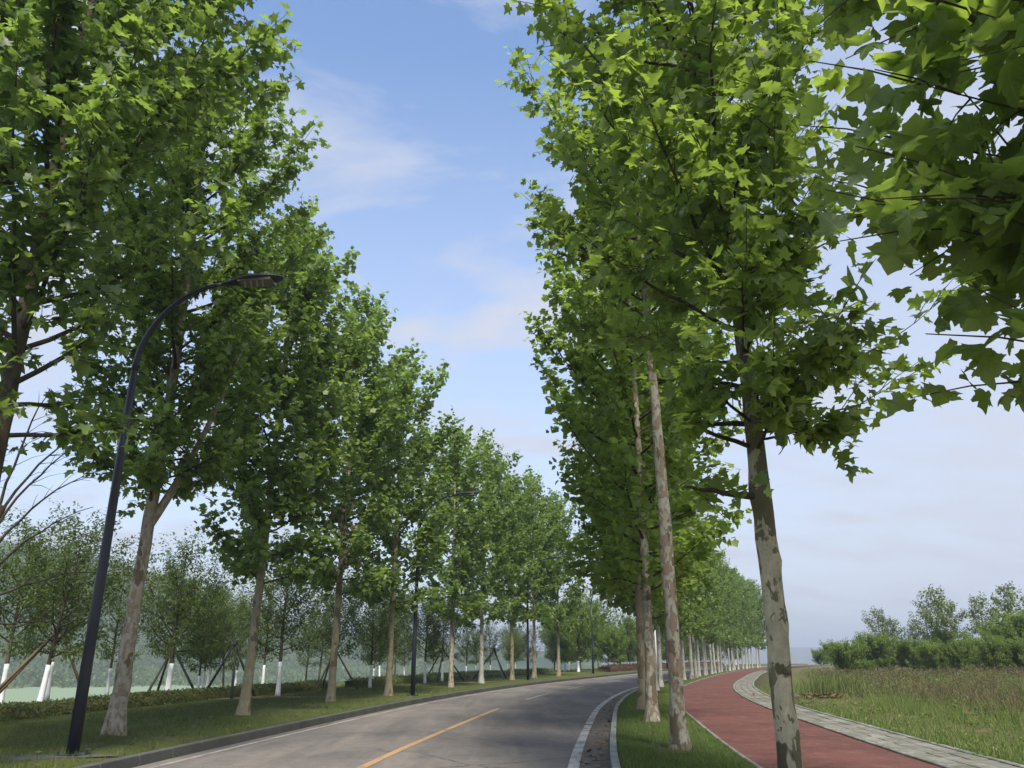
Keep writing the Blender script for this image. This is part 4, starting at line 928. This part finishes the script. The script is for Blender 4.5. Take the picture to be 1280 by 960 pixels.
# ------------------------------------------------------------------ hedges
def leafy(name, pts, size, mat, seed, up=0.4, parent=None):
    r = np.random.RandomState(seed); n = len(pts); D = r.normal(0, 1, (n, 3)); D[:, 2] += up; Nn = r.normal(0, 1, (n, 3)); Nn[:, 2] += 0.8
    return link(name, leaf_mass(name, pts, D, Nn, size * r.uniform(.6, 1.3, n), OVP, OVF, r), MAT[mat], parent)
def hedge(label, s0, s1, o, w, h, n, size, mat, seed, group=None):
    root = empty('hedge', off((s0 + s1) / 2, o, 0.1)); tagset(root, label, 'hedge', group)
    base = np.array(root.location); r = np.random.RandomState(seed)
    s = r.uniform(s0, s1, n); q = r.uniform(-1, 1, n); top = 0.85 + 0.15 * fbm(s, s * 0, seed, 4, 1.2)
    ang = r.uniform(0, PI, n); oo = np.cos(ang) * w / 2 * r.uniform(0.75, 1.08, n); zz_ = np.minimum(np.sin(ang) * 1.3, 1.0) * h * top * r.uniform(0.7, 1.08, n)
    x = np.interp(s, S, CL[:, 0]) + np.interp(s, S, NR[:, 0]) * (o + oo); y = np.interp(s, S, CL[:, 1]) + np.interp(s, S, NR[:, 1]) * (o + oo)
    pts = np.stack([x, y, 0.13 + zz_], 1) - base
    leafy('foliage', pts, size, mat, seed, parent=root)
    # woody core
    V = []; ss = np.arange(s0, s1, 0.7)
    for q in ss:
        for (a, b) in ((-.40, 0), (-.36, .7), (0, .8), (.36, .7), (.40, 0)):
            p = off(q, o + a * w); V.append((p[0] - base[0], p[1] - base[1], 0.1 + b * h - base[2]))
    F = [(i * 5 + j, i * 5 + j + 1, i * 5 + j + 6, i * 5 + j + 5) for i in range(len(ss) - 1) for j in range(4)]
    q = len(V) - 5; F += [(0, 1, 3, 4), (q, q + 4, q + 3, q + 1)]
    link('core', np_mesh('core', V, F), MAT[mat], root)
GH = 'low clipped hedges behind the left lawn'
hedge('low yellowish green clipped hedge along the back of the left lawn', sy(15), sy(38), -10.9, 1.2, 0.42, 26000, 0.07, 'hedge_leaf', 1, group=GH)
hedge('low clipped hedge strip farther on behind the second street lamp', sy(40), sy(78), -10.2, 1.2, 0.5, 12000, 0.10, 'hedge_leaf', 2, group=GH)
hedge('reddish brown low hedge beyond the kerb at the road bend', sy(84), sy(150), -6.3, 1.6, 0.75, 13000, 0.14, 'red_leaf', 3)

# ------------------------------------------------------------------ street lamps
def street_lamp(loc, label, group, arm_az=0.0):
    root = empty('street_lamp', loc, arm_az); tagset(root, label, 'street lamp', group)
    mb = MB(); mb.box((0, 0, 0.015), (0.36, 0.36, 0.03)); mb.build('base_plate', MAT['lamp_metal'], root)
    for sx in (-1, 1):
        for s_y in (-1, 1):
            mb = MB(); mb.tube([(sx * .14, s_y * .14, 0.03), (sx * .14, s_y * .14, 0.075)], [0.016, 0.014], 6); mb.build('bolt', MAT['lamp_metal'], root)
    mb = MB(); mb.tube([(0, 0, 0.03), (0, 0, 2.2), (0, 0, 4.4), (0, 0, 6.15)], [0.092, 0.081, 0.068, 0.058], 20); mb.build('pole', MAT['lamp_metal'], root, True)
    pts = []
    for k in range(15):
        t = k / 14; a = t * R(80)
        pts.append((1.55 * (1 - math.cos(a)) * 1.0 + 0.0, 0, 6.15 + 1.62 * math.sin(a)))
    e = pts[-1]; pts.append((e[0] + 0.18, 0, e[2] + 0.02))
    mb = MB(); mb.tube(pts, [0.058 - 0.0016 * k for k in range(16)], 14); mb.build('arm', MAT['lamp_metal'], root, True)
    # flat leaf-shaped head
    x0, z0 = pts[-1][0] - 0.05, pts[-1][2]; V = []; F = []
    HS = 1.3; prof = [(0.0, 0.035, 0.03), (0.12, 0.06, 0.04), (0.22, 0.12, 0.055), (0.38, 0.165, 0.06), (0.58, 0.165, 0.055), (0.74, 0.13, 0.045), (0.84, 0.07, 0.03), (0.87, 0.02, 0.012)]; prof = [(a_ * HS, b_ * 1.25, c_ * 1.4) for a_, b_, c_ in prof]
    seg = 14
    for (dx, w, h) in prof:
        for k in range(seg):
            a = 2 * PI * k / seg; zz_ = math.sin(a); V.append((x0 + dx, w * math.cos(a), z0 + dx * 0.06 + (h * zz_ if zz_ > 0 else h * 0.45 * zz_)))
    for i in range(len(prof) - 1):
        for k in range(seg): F.append((i * seg + k, i * seg + (k + 1) % seg, (i + 1) * seg + (k + 1) % seg, (i + 1) * seg + k))
    me = bpy.data.meshes.new('lamp_head'); me.from_pydata(V, [], F + [tuple(reversed(range(seg))), tuple((len(prof) - 1) * seg + k for k in range(seg))]); me.update(); me.polygons.foreach_set('use_smooth', [True] * len(me.polygons))
    head = link('lamp_head', me, MAT['lamp_metal'], root)
    mb = MB(); mb.box((x0 + 0.65, 0, z0 + 0.004), (0.60, 0.30, 0.05)); mb.build('lens', MAT['lamp_lens'], head)
    for k in range(5):
        mb = MB(); mb.box((x0 + 0.43 + k * 0.11, 0, z0 - 0.022 + 0.003 * k), (0.03, 0.27, 0.02), 0.35); mb.build('louvre', MAT['lamp_louvre'], head)
    mb = MB(); mb.box((x0 + 0.35, 0, z0 + 0.11), (0.10, 0.07, 0.05)); mb.build('sensor_cap', MAT['lamp_metal'], head)
    return root
GS = 'street lamps along the left kerb'
lamp = street_lamp((-6.62, 13.2, 0.15), 'nearest dark street lamp with long curved arm in the left foreground', GS, R(-6))
for (x, y, a, lb) in [(-3.85, 33.2, -12, 'second street lamp, its head half hidden in the left crowns'), (1.05, 56.0, -25, 'third street lamp, dark post among the far left trees'), (7.4, 77.5, -25, 'fourth street lamp, thin post near the bend of the road')]:
    c = copy_tree(lamp); c.location = (x, y, 0.15); c.rotation_euler = (0, 0, R(a)); tagset(c, lb, 'street lamp', GS)
c = copy_tree(lamp); c.location = off(sy(108), -4.3, 0.12); c.rotation_euler = (0, 0, R(-30)); tagset(c, 'farthest street lamp, thin post rising above the bushy trees at the bend', 'street lamp', GS)
mb = MB(); mb.tube([(0, 0, 0), (0, 0, 2.3), (0, 0, 4.6)], [0.13, 0.12, 0.11], 14); x, y, _ = off(sy(100), -3.95)
o = mb.build('marker_post', MAT['post_grey'], None, True, (x, y, 0.1)); tagset(o, 'pale grey round post beside the kerb at the bend', 'post')

# ------------------------------------------------------------------ right field: shrubs and trees
GF = 'shrubs and young trees across the right field'
fld = [small_tree('field_bush', 500, 3.4, 0.25, 2.4, 'bush_leaf', 0.24, 50, 0.028, 0.06, 0, label='p', group=GF, cat='bush'),
       small_tree('field_bush', 501, 4.2, 0.35, 2.3, 'bush_leaf', 0.24, 46, 0.032, 0.06, 0, label='p', group=GF, cat='bush'),
       small_tree('young_tree', 502, 6.2, 2.9, 1.3, 'olive_leaf', 0.26, 18, 0.050, 0.06, 0, label='p', group=GF, bark='bark_dull', dens=0.8),
       small_tree('young_tree', 503, 5.2, 1.8, 1.5, 'bush_leaf', 0.24, 20, 0.055, 0.06, 0, label='p', group=GF, bark='bark_dull', dens=0.8)]
pf = placer(fld)
def fx(px, D): return (px - 640) / 1000 * 1.06 * D          # sight line at the horizon row -> X at distance D
FL = [(0, 1012, 62, 1.00, 'round bright green bush at the left end of the field growth'),
      (3, 1040, 66, 0.85, 'slight pale tree just right of the round bright green bush'),
      (2, 1068, 68, 0.85, 'slender tree with loose olive crown, second from the round bush'),
      (2, 1091, 70, 0.72, 'thin single sapling in the gap of the field growth'),
      (2, 1108, 66, 0.95, 'tall thin sapling left of the widest olive crown'),
      (2, 1136, 64, 1.05, 'tall olive crowned tree in the middle of the field growth'),
      (3, 1150, 60, 0.8, 'low dark tree in front of the olive crowned tree'),
      (2, 1172, 62, 1.08, 'slim grey green tree right of the tallest olive crown'),
      (0, 1110, 58, 0.85, 'wide green bush below the thin saplings'),
      (1, 1140, 55, 0.70, 'green bush below the tall olive crowned tree'),
      (1, 1178, 56, 0.75, 'green bush below the slim grey green tree'),
      (0, 1208, 52, 0.90, 'dense dark green bush left of the tallest tree at right'),
      (2, 1244, 50, 1.02, 'tallest thin tree poking above the bushes at the right edge'),
      (1, 1240, 48, 0.85, 'full green bush under the tallest thin tree at right'),
      (1, 1272, 47, 0.90, 'green bush at the right edge of the picture'),
      (3, 1292, 46, 1.0, 'leafy tree cut by the right edge of the picture'),
      (0, 1225, 44, 0.55, 'low bush in front of the dense dark green bush'),
      (0, 1280, 30, 0.42, 'small brownish green shrub near the right edge among the weeds'),
      (3, 1085, 74, 0.6, 'faint low tree behind the thin single sapling'),
      (0, 1060, 76, 0.5, 'low bush in the far gap behind the slender tree'),
      (0, 1035, 60, 0.45, 'small low bush at the foot of the round bright bush'),
      (1, 1330, 48, 1.0, 'bush just past the right edge of the picture'),
      (0, 1163, 70, 1.0, 'background bush between the two olive crowned trees'),
      (0, 1095, 64, 1.0, 'left end of the dense bush mass, a broad low bush'),
      (1, 1125, 66, 1.0, 'bush at the back of the mass behind the tall olive crown'),
      (1, 1195, 60, 1.1, 'upright bush behind the dense dark green bush'),
      (0, 1256, 52, 1.15, 'broad bush behind the tallest thin tree at right'),
      (1, 1218, 56, 1.2, 'tall bush at the back between the slim grey green tree and the tallest thin tree')]
for k, px, D, sc, lb in [f for f in FL if f[1] < 1300]:
    X_ = fx(px, D); la_ = float(lat_of(np.array([X_]), np.array([float(D)]))[0]); sc *= {0: 0.60, 1: 0.70, 2: 0.82, 3: 0.72}[k] if D > 50 else 0.60
    pf(k, (X_, D, float(np.interp(la_, [p[0] for p in ZF], [p[1] for p in ZF]))), lb, GF, sc)
for i in range(13):
    px_, D = 984 + i * 11.5, 96 + (i * 7 % 5) * 4; X_ = fx(px_, D)
    pf(i % 2, (X_, D, 0.7), 'low pale green bush in the far line closing the back of the field', 'low bushes along the back of the field', 0.40 + 0.05 * (i * 3 % 4))
for k, px_, D, sc, lb in [(0, 1046, 63, 0.62, 'low light green bush filling the gap right of the round bright bush'), (1, 1074, 65, 0.5, 'low bush under the slender olive crowned tree'), (2, 1054, 70, 0.8, 'wispy thin tree between the round bush and the slender olive crown'), (2, 1122, 68, 1.0, 'thin wispy tree behind the tallest olive crown'), (2, 1206, 64, 1.05, 'loose crowned thin tree above the dense dark green bush')]:
    pf(k, (fx(px_, D), D, 0.7), lb, GF, sc)
# dead leaf litter
def litter(name, cx, cy, rx, ry, n, z, size, label, seed):
    r = np.random.RandomState(seed); pts = np.stack([cx + r.normal(0, rx, n), cy + r.normal(0, ry, n), z + r.uniform(0.0, 0.06, n)], 1)
    D = r.normal(0, 1, (n, 3)); D[:, 2] *= .3; Nn = r.normal(0, .4, (n, 3)); Nn[:, 2] += 1
    o = link(name, leaf_mass(name, pts, D, Nn, size * r.uniform(.5, 1.2, n), LT_LO, LF_LO, r), MAT['dead_leaf']); tagset(o, label, 'leaf litter', kind='stuff')
litter('leaf_litter', 14.6, 20.9, 1.5, 0.35, 900, 0.25, 0.13, 'curled reddish dead leaves on bare soil in the field', 1)
litter('leaf_litter', 12.2, 31.0, 1.3, 0.35, 300, 0.25, 0.14, 'thin scatter of dead leaves below the sedge clumps', 2)
r = np.random.RandomState(9); n = 340
ss, oo = sc0 + 10 * 6.0**r.uniform(0, 1, n), np.where(r.uniform(0, 1, n) < .6, r.uniform(3.1, 3.5, n), r.uniform(-9.5, -3.8, n))
pts = np.array([off(a, b, 0.03 if b > 0 else 0.2) for a, b in zip(ss, oo)]); D = r.normal(0, 1, (n, 3)); D[:, 2] = 0.05; Nn = r.normal(0, .25, (n, 3)); Nn[:, 2] += 1
o = link('fallen_leaves', leaf_mass('fallen_leaves', pts, D, Nn, r.uniform(.04, .10, n), LT_LO, LF_LO, r), MAT['dead_leaf']); tagset(o, 'scattered dry leaves in the gutter and on the lawn', 'leaf litter', kind='stuff')

# ------------------------------------------------------------------ woods across the water
def woods(name, n, az0, az1, r0, r1, rad, per, size, mat, seed, label, conf):
    r = np.random.RandomState(seed); az_ = r.uniform(az0, az1, n); rr_ = r.uniform(r0, r1, n); x = rr_ * np.sin(az_); y = rr_ * np.cos(az_)
    z = conf(x, y, rr_); Rd = rad * r.uniform(0.5, 1.4, n); c = np.stack([x, y, z], 1)
    v = r.normal(0, 1, (n * per, 3)); v /= np.linalg.norm(v, axis=1)[:, None]; v[:, 2] = np.abs(v[:, 2]) * 1.1
    pts = np.repeat(c, per, 0) + v * (np.repeat(Rd, per) * r.uniform(.6, 1, n * per))[:, None]
    o = link(name, leaf_mass(name, pts, v + r.normal(0, .6, v.shape), v + r.normal(0, .5, v.shape), size * r.uniform(.6, 1.3, n * per), OVP, OVF, r), MAT[mat]); tagset(o, label, 'woods', kind='stuff')
hillz = lambda x, y, q: hill_height(x / y, q) - 1.0
woods('hillside_woods', 1500, R(-42), R(-4), 430, 800, 6.0, 34, 2.2, 'camphor_leaf', 61, 'dark wooded slopes of the hazy hill across the water', hillz)
woods('hillside_woods', 600, R(-42), R(-4), 430, 760, 5.0, 34, 2.0, 'bush_leaf', 62, 'lighter green copses on the hazy hill across the water', hillz)
woods('bank_scrub', 420, R(-40), R(0), 130, 215, 2.6, 40, 0.8, 'bush_leaf', 63, 'scrub on the slope below the left belt of trees', lambda x, y, q: np.full_like(x, -11.8))
# ------------------------------------------------------------------ far buildings on the hill
def hz(x, y): return float(hill_height(np.array([x / y]), np.array([math.hypot(x, y)]))[0])
def building(x, y, z, w, d, h, rot, wall, roof, rows, cols, label, cat='building'):
    root = empty('hillside_building', (x, y, z), rot); tagset(root, label, cat, 'buildings on the far hillside')
    mb = MB(); mb.box((0, 0, h / 2 - 6), (w, d, h + 12)); mb.build('wall', MAT[wall], root)
    mb = MB(); mb.box((0, 0, h + 0.4), (w * 1.04, d * 1.04, 0.8)); mb.build('roof', MAT[roof], root)
    for i in range(rows):
        for j in range(cols):
            mb = MB(); mb.box((-w / 2 + w * (j + .5) / cols, -d / 2 - 0.02, h * (i + .55) / rows), (w / cols * .45, 0.2, h / rows * .45)); mb.build('window', MAT['window_dark'], root)
b = 575
building(-.566 * b, b, 36.5, 24, 10, 8.0, -0.2, 'wall_pale', 'roof_dull', 2, 6, 'long pale building with flat roof on the far left hillside')
building(-.588 * b, b - 8, 37, 8, 9, 8.5, -0.2, 'wall_warm', 'roof_dull', 2, 2, 'warm cream block at the left end of the pale hillside building')
root = empty('arched_hall', (-.478 * 700, 700, 62), -0.1); tagset(root, 'long low hall with white scalloped roof on the far hill crest', 'building', 'buildings on the far hillside')
mb = MB(); mb.box((0, 0, -3), (26, 9, 12)); mb.build('wall', MAT['wall_pale'], root)
for k in range(6):
    mb = MB(); mb.tube([(-11 + k * 4.4, -5, 3.0), (-11 + k * 4.4, 5, 3.0)], [2.3, 2.3], 12); mb.build('roof_vault', MAT['roof_white'], root, True)

# ------------------------------------------------------------------ haze
hm = bpy.data.materials.new('haze'); hm.use_nodes = True; t = hm.node_tree; t.nodes.clear()
ou = t.nodes.new('ShaderNodeOutputMaterial'); pv = t.nodes.new('ShaderNodeVolumePrincipled'); t.links.new(pv.outputs[0], ou.inputs['Volume'])
pv.inputs['Color'].default_value = (0.80, 0.88, 1.0, 1); pv.inputs['Density'].default_value = 0.0006; pv.inputs['Anisotropy'].default_value = 0.2
HAZE = True
if HAZE:
    mb = MB(); mb.box((0, 2200, 50), (8600, 8200, 128)); o = mb.build('haze', hm); o['kind'] = 'stuff'
